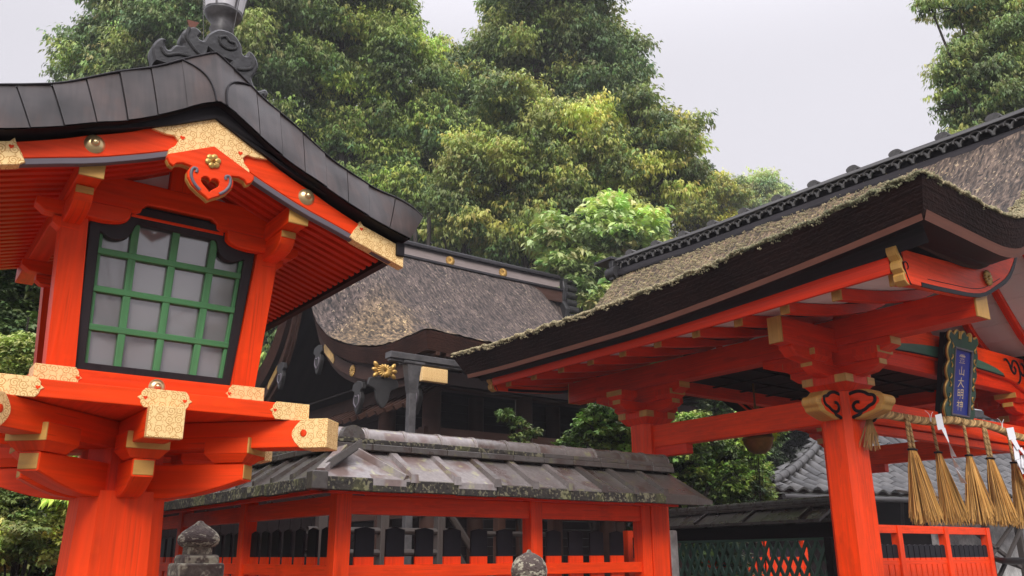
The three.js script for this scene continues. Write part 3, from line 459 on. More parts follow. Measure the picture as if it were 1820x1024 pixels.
// =====================================================================
// open worship pavilion on the right, under a thick mossy bark roof
// =====================================================================
const GC = 8.9;
const gateTop = [[0, 5.86], [0.15, 5.70], [0.6, 5.20], [1.1, 4.69], [1.5, 4.33], [1.9, 4.06], [2.2, 3.97], [2.5, 3.945], [2.9, 3.93], [3.44, 3.91]];
const gateLift = (a, z) => { const n = Math.max(0, (z + 5.95) / 3.3), f = Math.max(0, (-7.4 - z) / 1.26); return (0.215 * n ** 1.6 + 0.03 * f * f) * (Math.min(a, 3.44) / 3.44) ** 1.3; };
const gTop = (a, z) => monoTab(gateTop, a) + gateLift(a, z);
{
  const P = thing('worship_pavilion', 'open vermilion pavilion on the right under a thick mossy bark roof', 'pavilion', [GC, 0, -5.65]);
  const zn = -4.42, zfp = -6.88, zN = -2.62, zF = -8.6, A = 3.44, Ab = 3.30;
  const TH = (a) => 0.335 + 0.05 * smooth(1.6, 0.3, a);
  const botY = (a, z) => gTop(Math.min(a * A / Ab, A), z) - 0.29;
  const nz = -2.727, fz = -8.45, flare = (a) => -0.5 * Math.max(0, 1 - a / A);
  // thatch
  const col = (x, y, z, a) => { // moss grows in a band along the eaves and by the gable edge
    const n = 0.6 * vnoise(x * 3.1 + 40, z * 3.1 + 90, 999, 999, 7) + 0.4 * vnoise(x * 9 + 40, z * 9 + 90, 999, 999, 8);
    const m = 1 - 0.95 * smooth(-4.3, -3.4, z + (n - 0.5) * 0.9 - 0.3 * (a - 1.4)) * smooth(2.75, 2.0, a + (n - 0.5) * 0.6) * smooth(-2.66, -2.74, z);
    const moss = mixc([0.74, 0.61, 0.40], [0.47, 0.46, 0.29], smooth(0.45, 0.75, vnoise(x * 2 + 9, z * 2 + 60, 999, 999, 12)) * smooth(-5, -3, z) + 0.25 * n);
    return mixc([0.82, 0.69, 0.55], moss.map(v => v * 1.8), m);
  };
  const fTop = (u, v) => { const q = u * 2 - 1, a = Math.abs(q) * A, zf2 = zF + flare(a), z = zN + (zf2 - zN) * v; const e = Math.min(1, Math.min(zN - z, z - zf2) / 0.25, (A - a) / 0.25); const b = 0.03 * vnoise(q * 40 + 50, z * 14 + 200, 999, 999, 3); return [GC + q * A, gTop(a, z) + b + 0.035 * Math.sqrt(Math.max(0, e)) - 0.035, z]; };
  part(P, 'thatch', sheet(fTop, 160, 170, (u, v, p) => [(p[2]) * 0.55, (u - 0.5) * 6.5 * 0.55], (u, v, p) => col(p[0], p[1], p[2], Math.abs(u * 2 - 1) * A)), M.bark);
  const edge = (q, z, v, dz) => { const s = Math.sign(q) || 1, at = Math.abs(q) * A, ab = Math.abs(q) * Ab; return [GC + s * (ab + (at - ab) * v), botY(ab, z) + (gTop(at, z) - 0.03 - botY(ab, z)) * v, z + dz]; };
  for (const s of [-1, 1]) part(P, 'eave_edge', sheet((u, v) => { const zt = zN + (zF - zN) * u, zb = nz + (fz - nz) * u; const yb = botY(Ab, zb), yt = gTop(A, zt) - 0.03; return [GC + s * (Ab + (A - Ab) * v), yb + (yt - yb) * v, zb + (zt - zb) * v]; }, 80, 4, (u, v) => [u * 5, v * 0.32]), M.barkEdge);
  for (const [zT, zB] of [[zN, nz], [zF, fz]]) part(P, 'gable_edge', sheet((u, v) => { const q = u * 2 - 1, at = Math.abs(q) * A, ab = Math.abs(q) * Ab, fl = zT < -5 ? flare(at) : 0, zt = zT + fl, zb = zB + fl, yb = botY(ab, zb), yt = gTop(at, zt) - 0.03; return [GC + (q < 0 ? -1 : 1) * (ab + (at - ab) * v), yb + (yt - yb) * v, zb + (zt - zb) * v]; }, 60, 4, (u, v) => [u * 5, v * 0.32]), M.barkEdge);
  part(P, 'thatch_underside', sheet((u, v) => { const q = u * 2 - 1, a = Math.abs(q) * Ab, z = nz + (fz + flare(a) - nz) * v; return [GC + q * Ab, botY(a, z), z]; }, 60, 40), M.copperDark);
  // cedar lip along the lower edge of the thatch
  for (const s of [-1, 1]) part(P, 'cedar_lip', sheet((u, v) => { const z = nz - 0.0 + (fz - nz) * u; return [GC + s * (Ab + 0.006 + 0.02 * v), botY(Ab, z) - 0.012 + 0.075 * v, z + (v - 0.5) * 0]; }, 60, 2, (u, v) => [u * 6, v * 0.1]), M.cedarLip);
  part(P, 'cedar_lip', sheet((u, v) => { const q = u * 2 - 1, ab = Math.abs(q) * Ab; return [GC + q * Ab, botY(ab, nz) - 0.012 + 0.07 * v, nz + 0.007 + 0.025 * v]; }, 60, 2, (u, v) => [u * 6, v * 0.1]), M.cedarLip);
  { // corner wedge of red cedar
    const c = [GC - Ab, botY(Ab, nz), nz]; part(P, 'cedar_corner', [sheet((u, v) => [c[0] - 0.012 - 0.02 * v, c[1] + 0.05 + 0.11 * v, c[2] - (0.24 * (1 - v)) * u * (1 - v)], 4, 4), sheet((u, v) => [c[0] + 0.10 * u * (1 - v), c[1] + 0.05 + 0.11 * v, c[2] + 0.012 + 0.02 * v], 4, 4)], M.cedarLip);
  }
  // dark under-eave board stepped in below the thatch, then the red eave beam
  const inner = Ab - 0.09;
  for (const s of [-1, 1]) {
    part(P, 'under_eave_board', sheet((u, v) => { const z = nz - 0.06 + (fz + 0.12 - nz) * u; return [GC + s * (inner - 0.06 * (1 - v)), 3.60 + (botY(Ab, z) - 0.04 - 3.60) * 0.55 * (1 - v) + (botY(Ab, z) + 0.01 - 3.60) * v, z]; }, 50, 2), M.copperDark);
    part(P, 'eave_beam', sheet((u, v) => { const z = -3.1 + (-8.15 + 3.1) * u, t = v * 4; const o = [[0, 0], [0.03, 0.0], [0.03, 0.125], [0, 0.125], [0, 0]], k = Math.min(3, Math.floor(t)), f = t - k; const px = o[k][0] + (o[k + 1][0] - o[k][0]) * f, py = o[k][1] + (o[k + 1][1] - o[k][1]) * f; return [GC + s * (inner - 0.085 + px), 3.512 + 0.25 * (botY(Ab, z) - 3.63) + py, z]; }, 50, 8), M.vermOld);
  }
  // dark under-gable board behind the near edge
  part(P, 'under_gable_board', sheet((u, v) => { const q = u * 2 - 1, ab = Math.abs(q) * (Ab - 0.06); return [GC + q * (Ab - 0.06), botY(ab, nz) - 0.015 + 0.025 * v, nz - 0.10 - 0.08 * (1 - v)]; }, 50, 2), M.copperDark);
  part(P, 'under_gable_board', sheet((u, v) => { const q = u * 2 - 1, ab = Math.abs(q) * (Ab - 0.06); return [GC + q * (Ab - 0.06), botY(ab, nz) - 0.03 + 0.03 * v, nz - 0.21 - 0.06 * (1 - v)]; }, 50, 2), M.brownWood);
  // white boards of the soffit, rafters under them
  const rafBot = [[0, 5.28], [0.1, 5.2], [0.6, 4.67], [1.08, 4.18], [1.36, 3.92], [1.66, 3.76], [2.0, 3.66], [2.5, 3.565], [3.05, 3.49], [3.2, 3.475]];
  const rb = (a) => monoTab(rafBot, a);
  for (const s of [-1, 1]) for (let k = 0; k < 15; k++) { // boards run along the eaves
    const a0 = 0.04 + k * 0.2025, a1 = a0 + 0.1975;
    const g = hexa([[GC + s * a0, rb(a0) + 0.10, -3.12], [GC + s * a1, rb(a1) + 0.10, -3.12], [GC + s * a1, rb(a1) + 0.10, -8.25], [GC + s * a0, rb(a0) + 0.10, -8.25], [GC + s * a0, rb(a0) + 0.115, -3.12], [GC + s * a1, rb(a1) + 0.115, -3.12], [GC + s * a1, rb(a1) + 0.115, -8.25], [GC + s * a0, rb(a0) + 0.115, -8.25]]);
    part(P, 'soffit_board', g, M.white);
  }
  for (const s of [-1, 1]) {
    const pts = [...Array(17)].map((_, k) => { const a = 0.02 + k / 16 * 3.01; return [GC + s * a, rb(a)]; });
    const g = slabXY([...pts, ...pts.map(([x, y]) => [x, y + 0.095]).reverse()], 0.037, 0.074, 0.004);
    const cg = box(GC + s * 3.035 - 0.013, GC + s * 3.035 + 0.013, rb(3.035) - 0.003, rb(3.035) + 0.098, -0.04, 0.04, 0.004);
    for (let k = 0; k < 11; k++) { const z = -3.14 - k * 0.485; const r = piece(P, 'rafter', g, M.vermOld, [0, 0, z]); piece(r, 'gilt_cap', cg, M.ochre, [0, 0, z]); }
  }
  // barge boards with scalloped gilt ends, black lower band and chrysanthemum bosses
  for (const [zb, near] of [[-3.02, 1], [-8.2, 0]]) for (const s of [-1, 1]) {
    const bb = [[0.05, 5.2], [0.6, 4.63], [1.08, 4.14], [1.36, 3.84], [1.66, 3.68], [1.97, 3.56], [2.5, 3.505], [3.1, 3.47]];
    const f = (a) => monoTab(bb, a), n = 30, line = (o) => [...Array(n + 1)].map((_, k) => { const a = 0.05 + k / n * 3.04; return [GC + s * a, f(a) + o(a)]; });
    const up = (a) => 0.262 + 0.15 * smooth(1.5, 0.6, a);
    const b = part(P, 'barge_board', slabXY([...line(() => 0), ...line(up).reverse()], zb, 0.07, 0.004), M.verm);
    part(b, 'black_band', slabXY([...line(() => -0.003), ...line((a) => 0.03 + 0.02 * smooth(1.9, 1.1, a)).reverse()].filter(([x]) => Math.abs(x - GC) < 2.92), zb + 0.004, 0.012, 0), M.blackPaint);
    part(b, 'black_line', tube(line(() => 0.07).filter(([x]) => { const a = Math.abs(x - GC); return a > 1.5 && a < 2.85; }).map(([x, y]) => [x, y, zb + 0.001]), 0.003, 30, 4), M.blackPaint);
    // scalloped end
    const es = []; const ey = [3.458, 3.485, 3.525, 3.545, 3.575, 3.615, 3.64, 3.675, 3.71, 3.738], ex = [3.085, 3.125, 3.135, 3.12, 3.15, 3.155, 3.135, 3.17, 3.185, 3.18];
    ey.forEach((y, k) => es.push([GC + s * ex[k], y])); const inn = ey.map((y, k) => [GC + s * (ex[k] - 0.028), y]).reverse();
    part(b, 'gilt_end', slabXY([...es, ...inn], zb + 0.004, 0.082, 0.002), M.ochre);
    part(b, 'black_curl', tube([[3.15, 3.735], [3.13, 3.66], [3.115, 3.615], [3.10, 3.56], [3.075, 3.50], [3.05, 3.465]].map(([a, y]) => [GC + s * (a - 0.012), y, zb + 0.002]), 0.0045, 20, 5), M.blackPaint);
    part(b, 'black_curl', tube([[3.105, 3.61], [3.08, 3.635], [3.05, 3.625], [3.045, 3.595], [3.06, 3.58]].map(([a, y]) => [GC + s * a, y, zb + 0.002]), 0.0045, 16, 5), M.blackPaint);
    // chrysanthemum boss
    const cx = GC + s * 1.81, cy = f(1.81) + 0.135, pet = [];
    for (let k = 0; k < 14; k++) { const a = k / 14 * 6.283, g = new THREE.SphereGeometry(0.03, 8, 6); g.scale(1, 0.42, 0.5); g.translate(0.042, 0, 0); g.rotateZ(a); g.translate(cx, cy, zb + 0.012); pet.push(g); }
    const cc = new THREE.SphereGeometry(0.02, 10, 8); cc.scale(1, 1, 0.8); cc.translate(cx, cy, zb + 0.02); pet.push(cc); part(b, 'chrysanthemum_boss', pet, M.goldPlain);
  }
  // four chamfered pillars
  const px = [7.0, 10.8], pz = [zn, zfp];
  for (const x of px) for (const z of pz) part(P, 'pillar', ngonPrism(x, z, [[0, 0.162], [3.0, 0.155]], 0.34), M.verm);
  // tie beams
  for (const x of px) part(P, 'tie_beam', box(x - 0.065, x + 0.065, 2.725, 2.965, zfp - 0.1, zn + 0.06, 0.008), M.verm);
  part(P, 'tie_beam', box(7.0 - 0.1, 10.8 + 0.1, 2.745, 2.965, zn - 0.065, zn + 0.065, 0.008), M.verm);
  part(P, 'tie_beam', box(7.0 - 0.05, 10.8 + 0.05, 3.42, 3.56, zfp - 0.065, zfp + 0.065, 0.008), M.vermOld);
  part(P, 'beam_rail', box(7.1, 10.7, 2.66, 2.735, zn - 0.04, zn + 0.04, 0.006), M.verm);
  for (const x of px) part(P, 'bracket', box(x - 0.05, x + 0.05, 2.62, 2.735, zfp + 0.05, zfp + 0.62, 0.006), M.vermOld);
  part(P, 'beam_nose', slabXY([[11.02, 2.80], [11.02, 2.62], [10.97, 2.575], [10.8, 2.575], [10.8, 2.80]].map(([x, y]) => [x - 0.0, y]), zfp + 0.25, 0.12, 0.006), M.verm);
  // purlins along the eaves with gilt ends, boat-shaped arms under them
  for (const x of px) {
    const k = part(P, 'purlin', box(x - 0.10, x + 0.10, 3.405, 3.655, -8.12, -3.06, 0.008), M.vermOld);
    part(k, 'gilt_cap', box(x - 0.102, x + 0.102, 3.403, 3.657, -3.066, -3.048, 0.004), M.ochre);
    part(k, 'gilt_cap', box(x - 0.102, x + 0.102, 3.403, 3.657, -8.13, -8.115, 0.004), M.ochre);
    for (const z of pz) {
      const pts = [[z - 0.75, 3.405], [z - 0.75, 3.34], [z - 0.45, 3.245], [z - 0.15, 3.225], [z + 0.15, 3.225], [z + 0.42, 3.26], [z + 0.60, 3.335], [z + 0.60, 3.405]];
      const b = part(P, 'boat_arm', slabZY(pts.map(q => q).reverse(), x - 0.085, 0.17, 0.006), M.vermOld);
      part(b, 'end_cap', box(x - 0.08, x + 0.08, 3.338, 3.403, z + 0.598, z + 0.606, 0.003), M.ochre);
    }
  }
  // bracket complexes over the pillars
  for (const x of px) for (const z of pz) {
    const q = (h0, y0, h1, y1) => ngonPrism(x, z, [[y0, h0], [y1, h1]], 0.03);
    const bk = part(P, 'bearing_block', [q(0.165, 2.985, 0.215, 3.05), q(0.222, 3.05, 0.222, 3.125)], M.vermOld);
    for (const [sx, sz] of [[-1, 1], [1, 1], [-1, -1], [1, -1]]) part(bk, 'ochre_corner', box(x + sx * 0.17 - 0.058, x + sx * 0.17 + 0.058, 3.052, 3.123, z + sz * 0.17 - 0.058, z + sz * 0.17 + 0.058, 0.004), M.ochre);
    for (const dirX of [1, 0]) { // crossed arms
      const pr = [[-0.46, 3.235], [-0.46, 3.19], [-0.38, 3.135], [-0.24, 3.115], [0.24, 3.115], [0.38, 3.135], [0.46, 3.19], [0.46, 3.235]];
      const a = part(P, 'bracket_arm', dirX ? slabXY(pr.map(([u, y]) => [x + u, y]), z + 0.06, 0.12, 0.005) : slabZY(pr.map(([u, y]) => [z + u, y]).reverse(), x - 0.06, 0.12, 0.005), M.vermOld);
      for (const e of [-1, 1]) {
        const cx = x + (dirX ? e * 0.37 : 0), cz = z + (dirX ? 0 : e * 0.37);
        part(a, 'end_cap', dirX ? box(x + e * 0.46 - 0.004, x + e * 0.46 + 0.005, 3.188, 3.236, z - 0.058, z + 0.058, 0.003) : box(x - 0.058, x + 0.058, 3.188, 3.236, z + e * 0.46 - 0.004, z + e * 0.46 + 0.005, 0.003), M.ochre);
        const bl = part(P, 'bearing_block', [ngonPrism(cx, cz, [[3.235, 0.085], [3.275, 0.118]], 0.03), ngonPrism(cx, cz, [[3.275, 0.122], [3.338, 0.122]], 0.03)], M.vermOld);
        part(bl, 'ochre_edge', dirX ? box(cx + e * 0.122 - 0.004, cx + e * 0.122 + 0.005, 3.278, 3.336, cz - 0.12, cz + 0.12, 0.003) : box(cx - 0.12, cx + 0.12, 3.278, 3.336, cz + e * 0.122 - 0.004, cz + e * 0.122 + 0.005, 0.003), M.ochre);
      }
    }
  }
  // transverse beam whose noses stick out past the front pillars
  for (const z of [zn]) {
    const b = part(P, 'transverse_beam', box(6.12, 11.68, 3.34, 3.57, z - 0.05, z + 0.085, 0.01), M.vermOld);
    for (const x of [6.11, 11.69]) part(b, 'gilt_cap', box(x - 0.01, x + 0.01, 3.338, 3.572, z - 0.052, z + 0.087, 0.004), M.ochre);
    for (const s of [-1, 1]) { const x0 = s < 0 ? 6.25 : 11.55; part(P, 'nose_bracket', slabXY([[0, 3.36], [0, 3.32], [0.08, 3.25], [0.3, 3.22], [0.6, 3.22], [0.6, 3.36]].map(([u, y]) => [x0 - s * u, y]), z + 0.07, 0.14, 0.006), M.vermOld); }
  }
  // rainbow beam across the front, with its green painted soffit band and black scrolls
  {
    const n = 24, bot = (x) => { const t = Math.abs(x - GC) / 1.75; return 3.44 + 0.06 * (1 - t * t) - 0.10 * smooth(0.78, 1, t); };
    const xs = [...Array(n + 1)].map((_, k) => 7.15 + k / n * 3.5);
    const b = part(P, 'rainbow_beam', slabXY([...xs.map(x => [x, bot(x)]), ...xs.map(x => [x, 3.76]).reverse()], zn + 0.13, 0.2, 0.01), M.verm);
    const bx = xs.filter(x => Math.abs(x - GC) < 1.18), gt = (x) => { const t = Math.abs(x - GC) / 1.18; return bot(x) + 0.02 + 0.125 * Math.pow(1 - t, 0.35); };
    part(b, 'green_band', slabXY([...bx.map(x => [x, bot(x) + 0.018]), ...bx.map(x => [x, gt(x)]).reverse()], zn + 0.134, 0.01, 0), M.greenDark);
    part(b, 'black_line', tube(bx.map(x => [x, bot(x) + 0.016, zn + 0.134]), 0.009, 40, 5), M.blackPaint);
    for (const s of [-1, 1]) {
      const c = [[[1.22, 3.68], [1.28, 3.70], [1.34, 3.66], [1.38, 3.58], [1.44, 3.55], [1.48, 3.60], [1.45, 3.635]], [[1.38, 3.60], [1.45, 3.70], [1.53, 3.70], [1.58, 3.62], [1.57, 3.52], [1.52, 3.46], [1.47, 3.44]], [[1.58, 3.60], [1.66, 3.55], [1.71, 3.62], [1.68, 3.69], [1.62, 3.68]]];
      for (const k of c) part(b, 'black_scroll', tube(k.map(([a, y]) => [GC + s * a, y, zn + 0.134]), 0.013, 24, 6), M.blackPaint);
    }
  }
  // dark coffered ceiling
  part(P, 'ceiling', box(7.1, 10.7, 3.57, 3.60, zfp, zn - 0.08, 0), M.darkWood);
  for (let k = 1; k < 5; k++) part(P, 'ceiling_batten', box(7.1, 10.7, 3.545, 3.57, zfp + k * 0.48 - 0.02, zfp + k * 0.48 + 0.02, 0.003), M.darkWood);
  for (let k = 1; k < 7; k++) part(P, 'ceiling_batten', box(7.1 + k * 0.51 - 0.02, 7.1 + k * 0.51 + 0.02, 3.53, 3.545, zfp, zn - 0.08, 0.003), M.darkWood);
  // cloud-shaped beam noses
  const cloud = spl([[0, 2.735], [0.09, 2.728], [0.17, 2.745], [0.235, 2.765], [0.285, 2.785], [0.305, 2.82], [0.33, 2.845], [0.335, 2.885], [0.31, 2.915], [0.27, 2.925], [0.235, 2.945], [0.2, 2.972], [0.13, 2.985], [0.06, 2.985], [0, 2.965]], 4);
  const curls = [[[0.02, 2.955], [0.10, 2.968], [0.17, 2.952], [0.21, 2.925], [0.255, 2.915], [0.27, 2.88], [0.25, 2.845], [0.20, 2.825], [0.16, 2.80], [0.10, 2.79], [0.06, 2.81], [0.05, 2.85], [0.08, 2.875], [0.12, 2.87]], [[0.135, 2.795], [0.10, 2.765], [0.04, 2.748], [0.03, 2.74]]];
  for (const x of px) for (const z of [zn]) {
    const sx = x < GC ? -1 : 1, sz = z > -5 ? 1 : -1, ox = x + sx * 0.13, oz = z + sz * 0.13;
    const inn = cloud.map(([u, y]) => [Math.max(0, u - 0.055) , y + (2.86 - y) * 0.16]);
    const n1 = part(P, 'cloud_nose', slabXY(cloud.map(([u, y]) => [ox + sx * u * 1.05, y]), z + 0.085, 0.17, 0.012), M.ochre);
    part(n1, 'red_face', [slabXY(inn.map(([u, y]) => [ox + sx * u * 1.05, y]), z + 0.089, 0.01, 0), slabXY(inn.map(([u, y]) => [ox + sx * u * 1.05, y]), z - 0.079, 0.01, 0)], M.verm);
    for (const c of curls) part(n1, 'black_scroll', tube(c.map(([u, y]) => [ox + sx * u * 0.97, y, z + 0.088]), 0.0155, 40, 6), M.blackPaint);
    const n2 = part(P, 'cloud_nose', slabZY(cloud.map(([u, y]) => [oz + sz * u * 1.06, y]), x - 0.085, 0.17, 0.012), M.ochre);
    part(n2, 'red_face', [slabZY(inn.map(([u, y]) => [oz + sz * u * 1.06, y]), x - 0.089, 0.01, 0), slabZY(inn.map(([u, y]) => [oz + sz * u * 1.06, y]), x + 0.079, 0.01, 0)], M.verm);
    for (const c of curls) part(n2, 'black_scroll', tube(c.map(([u, y]) => [x - 0.088, y, oz + sz * u * 0.98]), 0.0155, 40, 6), M.blackPaint);
  }
  // ridge of dark tiles: base course, openwork of arched tiles, capping with knobs
  const ry = 5.70, z0 = -3.0, z1 = -9.02;
  const sag = (z) => 0.05 * smooth(-7, -9, z) - 0.04 * smooth(-5.5, -3.0, z);
  for (const [w, ya, yb, m, nm] of [[0.25, -0.10, 0.0, M.copperDark, 'ridge_base'], [0.17, 0.0, 0.145, M.copperDark, 'ridge_core'], [0.26, 0.145, 0.18, M.tile, 'ridge_cap'], [0.2, 0.18, 0.215, M.tile, 'ridge_cap']])
    part(P, nm, sheet((u, v) => { const z = z0 + (z1 - z0) * u, c = [[-w, ya], [-w, yb], [w, yb], [w, ya], [-w, ya]], t = v * 4, k = Math.min(3, Math.floor(t)), f = t - k; return [GC + (c[k][0] + (c[k + 1][0] - c[k][0]) * f), ry + sag(z) + c[k][1] + (c[k + 1][1] - c[k][1]) * f, z]; }, 40, 4), m);
  const arch = new THREE.TorusGeometry(0.085, 0.018, 6, 12, Math.PI); arch.rotateY(Math.PI / 2); const ag = flat(arch);
  const knobG = (() => { const g = new THREE.CylinderGeometry(0.075, 0.075, 0.5, 14, 1); g.rotateZ(Math.PI / 2); g.scale(1, 0.6, 1); return flat(g); })();
  for (let k = 0; k < 34; k++) { const z = z0 - 0.12 - k * 0.173; piece(P, 'arch_tile', ag, M.tile, [GC - 0.22, ry + sag(z) + 0.03, z]); piece(P, 'arch_tile', ag, M.tile, [GC - 0.23, ry + sag(z) + 0.085, z - 0.086]).scale.set(1, 0.6, 0.7); }
  for (let k = 0; k < 11; k++) { const z = z0 - 0.35 - k * 0.535; piece(P, 'knob_tile', knobG, M.tile, [GC, ry + sag(z) + 0.215, z]); }
  { // end tiles at the far end of the ridge
    const z = z1 - 0.02, o = [];
    for (const [dx, dy, r] of [[-0.24, -0.03, 0.1], [0.24, -0.03, 0.1], [0, 0.2, 0.1]]) { const g = new THREE.CylinderGeometry(r, r, 0.2, 16); g.rotateX(Math.PI / 2); g.translate(GC + dx, ry + sag(z) + dy, z - 0.02); o.push(g); }
    part(P, 'ridge_end', [...o, box(GC - 0.3, GC + 0.3, ry - 0.1, ry + 0.22, z - 0.06, z + 0.03, 0.01)], M.ridgeTile);
    part(P, 'ridge_end', [box(GC - 0.34, GC + 0.34, ry + 0.22, ry + 0.27, z - 0.35, z + 0.05, 0.01)], M.ridgeTile);
  }
  { // moss tufts standing up from the thatch along its edges
    const g = [];
    for (let k = 0; k < 9; k++) { const c = new THREE.IcosahedronGeometry(rr(0.004, 0.010), 0); c.scale(rr(0.7, 1.4), rr(0.8, 1.8), rr(0.7, 1.4)); c.translate(rr(-0.03, 0.03), rr(0, 0.012), rr(-0.03, 0.03)); g.push(flat(c)); }
    const tg = mergeGeometries(g), n = 42000, im = new THREE.InstancedMesh(tg, std({ color: C(1, 1, 1), roughness: 0.95 }), n), b = baseOf.get(P), m = new THREE.Matrix4(), q = new THREE.Quaternion(), e = new THREE.Euler();
    for (let k = 0; k < n; k++) {
      const side = k % 10; let u, v; const t = rnd() ** 1.7;
      if (side < 5) { u = 0.5 * t * 0.28; v = rnd(); } else if (side < 6) { u = rnd() * 0.5; v = t * 0.03; } else { u = 0.48 * rnd(); v = rnd(); if (u > 0.14 && v < 0.2 + 0.1 * rnd()) u *= 0.35; }
      const p = fTop(u, v), a = Math.abs(u * 2 - 1) * A; if (side < 5 && rnd() < 0.15) p[1] -= rnd() * 0.04;
      const s = rr(0.35, 0.9); m.compose(new THREE.Vector3(p[0] - b.x, p[1] - b.y, p[2] - b.z), q.setFromEuler(e.set(rr(-0.5, 0.5), rr(0, 6), rr(-0.5, 0.5))), new THREE.Vector3(s, s, s)); im.setMatrixAt(k, m);
      const gg = rnd(), near = smooth(-6, -3.2, p[2]); im.setColorAt(k, C(...mixc([0.52, 0.42, 0.255], [0.20, 0.205, 0.115], Math.min(1, gg * 0.7 + 0.55 * near * (side < 5 ? 1 : 0.2)))).multiplyScalar(rr(0.6, 1.1)));
    }
    im.name = 'moss'; im.userData.kind = 'stuff'; im.castShadow = im.receiveShadow = true; P.add(im);
  }
}
// name board hung at the front of the pavilion
{
  const Bx = 8.885, By = 2.905, Bz = -4.3, H = 0.885, W = 0.62;
  const B = thing('name_board', 'tall blue shrine name board with golden brush characters in a green and gilt scalloped frame', 'sign', [Bx, By, Bz]);
  B.rotation.x = 0.215;
  const Lb = (g) => { g.translate(Bx, By, Bz); return g; };
  part(B, 'back_board', Lb(box(-W / 2 + 0.03, W / 2 - 0.03, 0.0, H - 0.02, -0.10, -0.02, 0.006)), M.blackPaint);
  // scalloped green border: waves down each side, lobes at the top
  const side = []; const nW = 4; for (let k = 0; k <= 40; k++) { const t = k / 40; side.push([0.255 + 0.05 * Math.abs(Math.sin(t * Math.PI * nW + 0.2)), 0.0 + t * (H - 0.1)]); }
  const topl = [[0.30, H - 0.07], [0.27, H - 0.01], [0.2, H - 0.035], [0.14, H + 0.015], [0.06, H - 0.02], [0, H + 0.02]];
  const out = [...side, ...topl, ...topl.slice(0, -1).reverse().map(([x, y]) => [-x, y]), ...side.slice().reverse().map(([x, y]) => [-x, y])];
  part(B, 'border', Lb(slabXY(out, 0.02, 0.06, 0.008, [[[-0.165, 0.045], [0.165, 0.045], [0.165, H - 0.17], [-0.165, H - 0.17]]])), M.borderGreen);
  const rim = part(B, 'gilt_rim', Lb(tube(out.map(([x, y]) => [x, y, 0.0]), 0.016, 220, 6, true)), M.goldPlain);
  for (const s of [-1, 1]) for (let k = 1; k <= nW; k++) { const y = (k - 0.06) / nW * (H - 0.1); for (const d of [-1, 1]) if (k < nW || d < 0) part(B, 'gilt_curl', Lb(tube([[0.256, y + d * 0.012], [0.235, y + d * 0.02], [0.218, y + d * 0.04], [0.225, y + d * 0.062], [0.243, y + d * 0.058]].map(([x, yy]) => [s * x, yy, 0.022]), 0.0085, 14, 5)), M.goldPlain); }
  for (const x of [-0.12, -0.09, 0.09, 0.12]) part(B, 'gilt_fitting', Lb(box(x - 0.011, x + 0.011, H - 0.07, H + 0.012, 0.015, 0.03, 0.003)), M.goldPlain);
  part(B, 'inner_frame', [Lb(box(-0.182, 0.182, 0.03, 0.05, 0.0, 0.03, 0.004)), Lb(box(-0.182, 0.182, H - 0.175, H - 0.155, 0.0, 0.03, 0.004)), Lb(box(-0.184, -0.165, 0.05, H - 0.175, 0.0, 0.03, 0.004)), Lb(box(0.165, 0.184, 0.05, H - 0.175, 0.0, 0.03, 0.004))], M.mauve);
  // golden brush characters
  const strokes = { // polylines in a unit box, y down
    a: [[[.2, .06], [.8, .04]], [[.1, .18], [.08, .3]], [[.1, .18], [.92, .15], [.84, .28]], [[.5, .05], [.5, .36]], [[.25, .25], [.38, .26]], [[.62, .24], [.76, .25]], [[.2, .45], [.8, .42]], [[.35, .5], [.3, .75]], [[.62, .48], [.62, .75]], [[.15, .6], [.3, .72]], [[.85, .55], [.7, .72]], [[.08, .84], [.94, .8]]],
    b: [[[.5, .1], [.48, .72]], [[.14, .42], [.18, .82], [.86, .76]], [[.86, .36], [.86, .86]]],
    c: [[[.1, .38], [.9, .3]], [[.52, .05], [.45, .5], [.08, .95]], [[.5, .5], [.7, .75], [.95, .9]]],
    d: [[[.12, .12], [.12, .7]], [[.12, .14], [.4, .12], [.4, .68]], [[.14, .4], [.38, .38]], [[.14, .66], [.4, .64]], [[.58, .1], [.56, .6], [.44, .95]], [[.58, .1], [.9, .07], [.9, .88], [.78, .84]], [[.6, .34], [.88, .32]], [[.6, .58], [.88, .56]]],
    e: [[[.22, .04], [.3, .14]], [[.08, .26], [.42, .22], [.1, .58]], [[.27, .36], [.27, .95]], [[.3, .5], [.42, .6]], [[.54, .2], [.54, .62]], [[.54, .2], [.92, .17], [.9, .6]], [[.55, .4], [.9, .38]], [[.55, .6], [.9, .58]], [[.73, .04], [.72, .98]]],
  };
  const txt = canvasTex(256, 512, (x, w, h) => {
    x.fillStyle = '#1c2a82'; x.fillRect(0, 0, w, h); x.strokeStyle = '#dcc08a'; x.lineCap = 'round'; x.lineJoin = 'round';
    'abcde'.split('').forEach((k, i) => { const s = 0.165 * h, ox = w / 2 - s * 0.52 * (w / h) * 2 * 0.55 , oy = h * (0.06 + i * 0.178); for (const st of strokes[k]) { x.lineWidth = (k === 'a' ? 4.5 : 6.5) * (0.8 + 0.4 * ((st.length + i) % 2)); x.beginPath(); st.forEach(([a, b], n) => { const X = w * 0.5 + (a - 0.5) * 104, Y = oy + b * s; n ? x.lineTo(X, Y) : x.moveTo(X, Y); }); x.stroke(); } });
  });
  const face = new THREE.PlaneGeometry(0.33, H - 0.22); face.translate(0, 0.045 + (H - 0.22) / 2, 0.008);
  part(B, 'blue_panel', Lb(flat(face)), std({ map: txt, roughness: 0.45 }));
  part(B, 'foot_fitting', Lb(box(-0.13, 0.13, -0.045, 0.005, -0.03, 0.02, 0.006)), M.goldPlain);
}
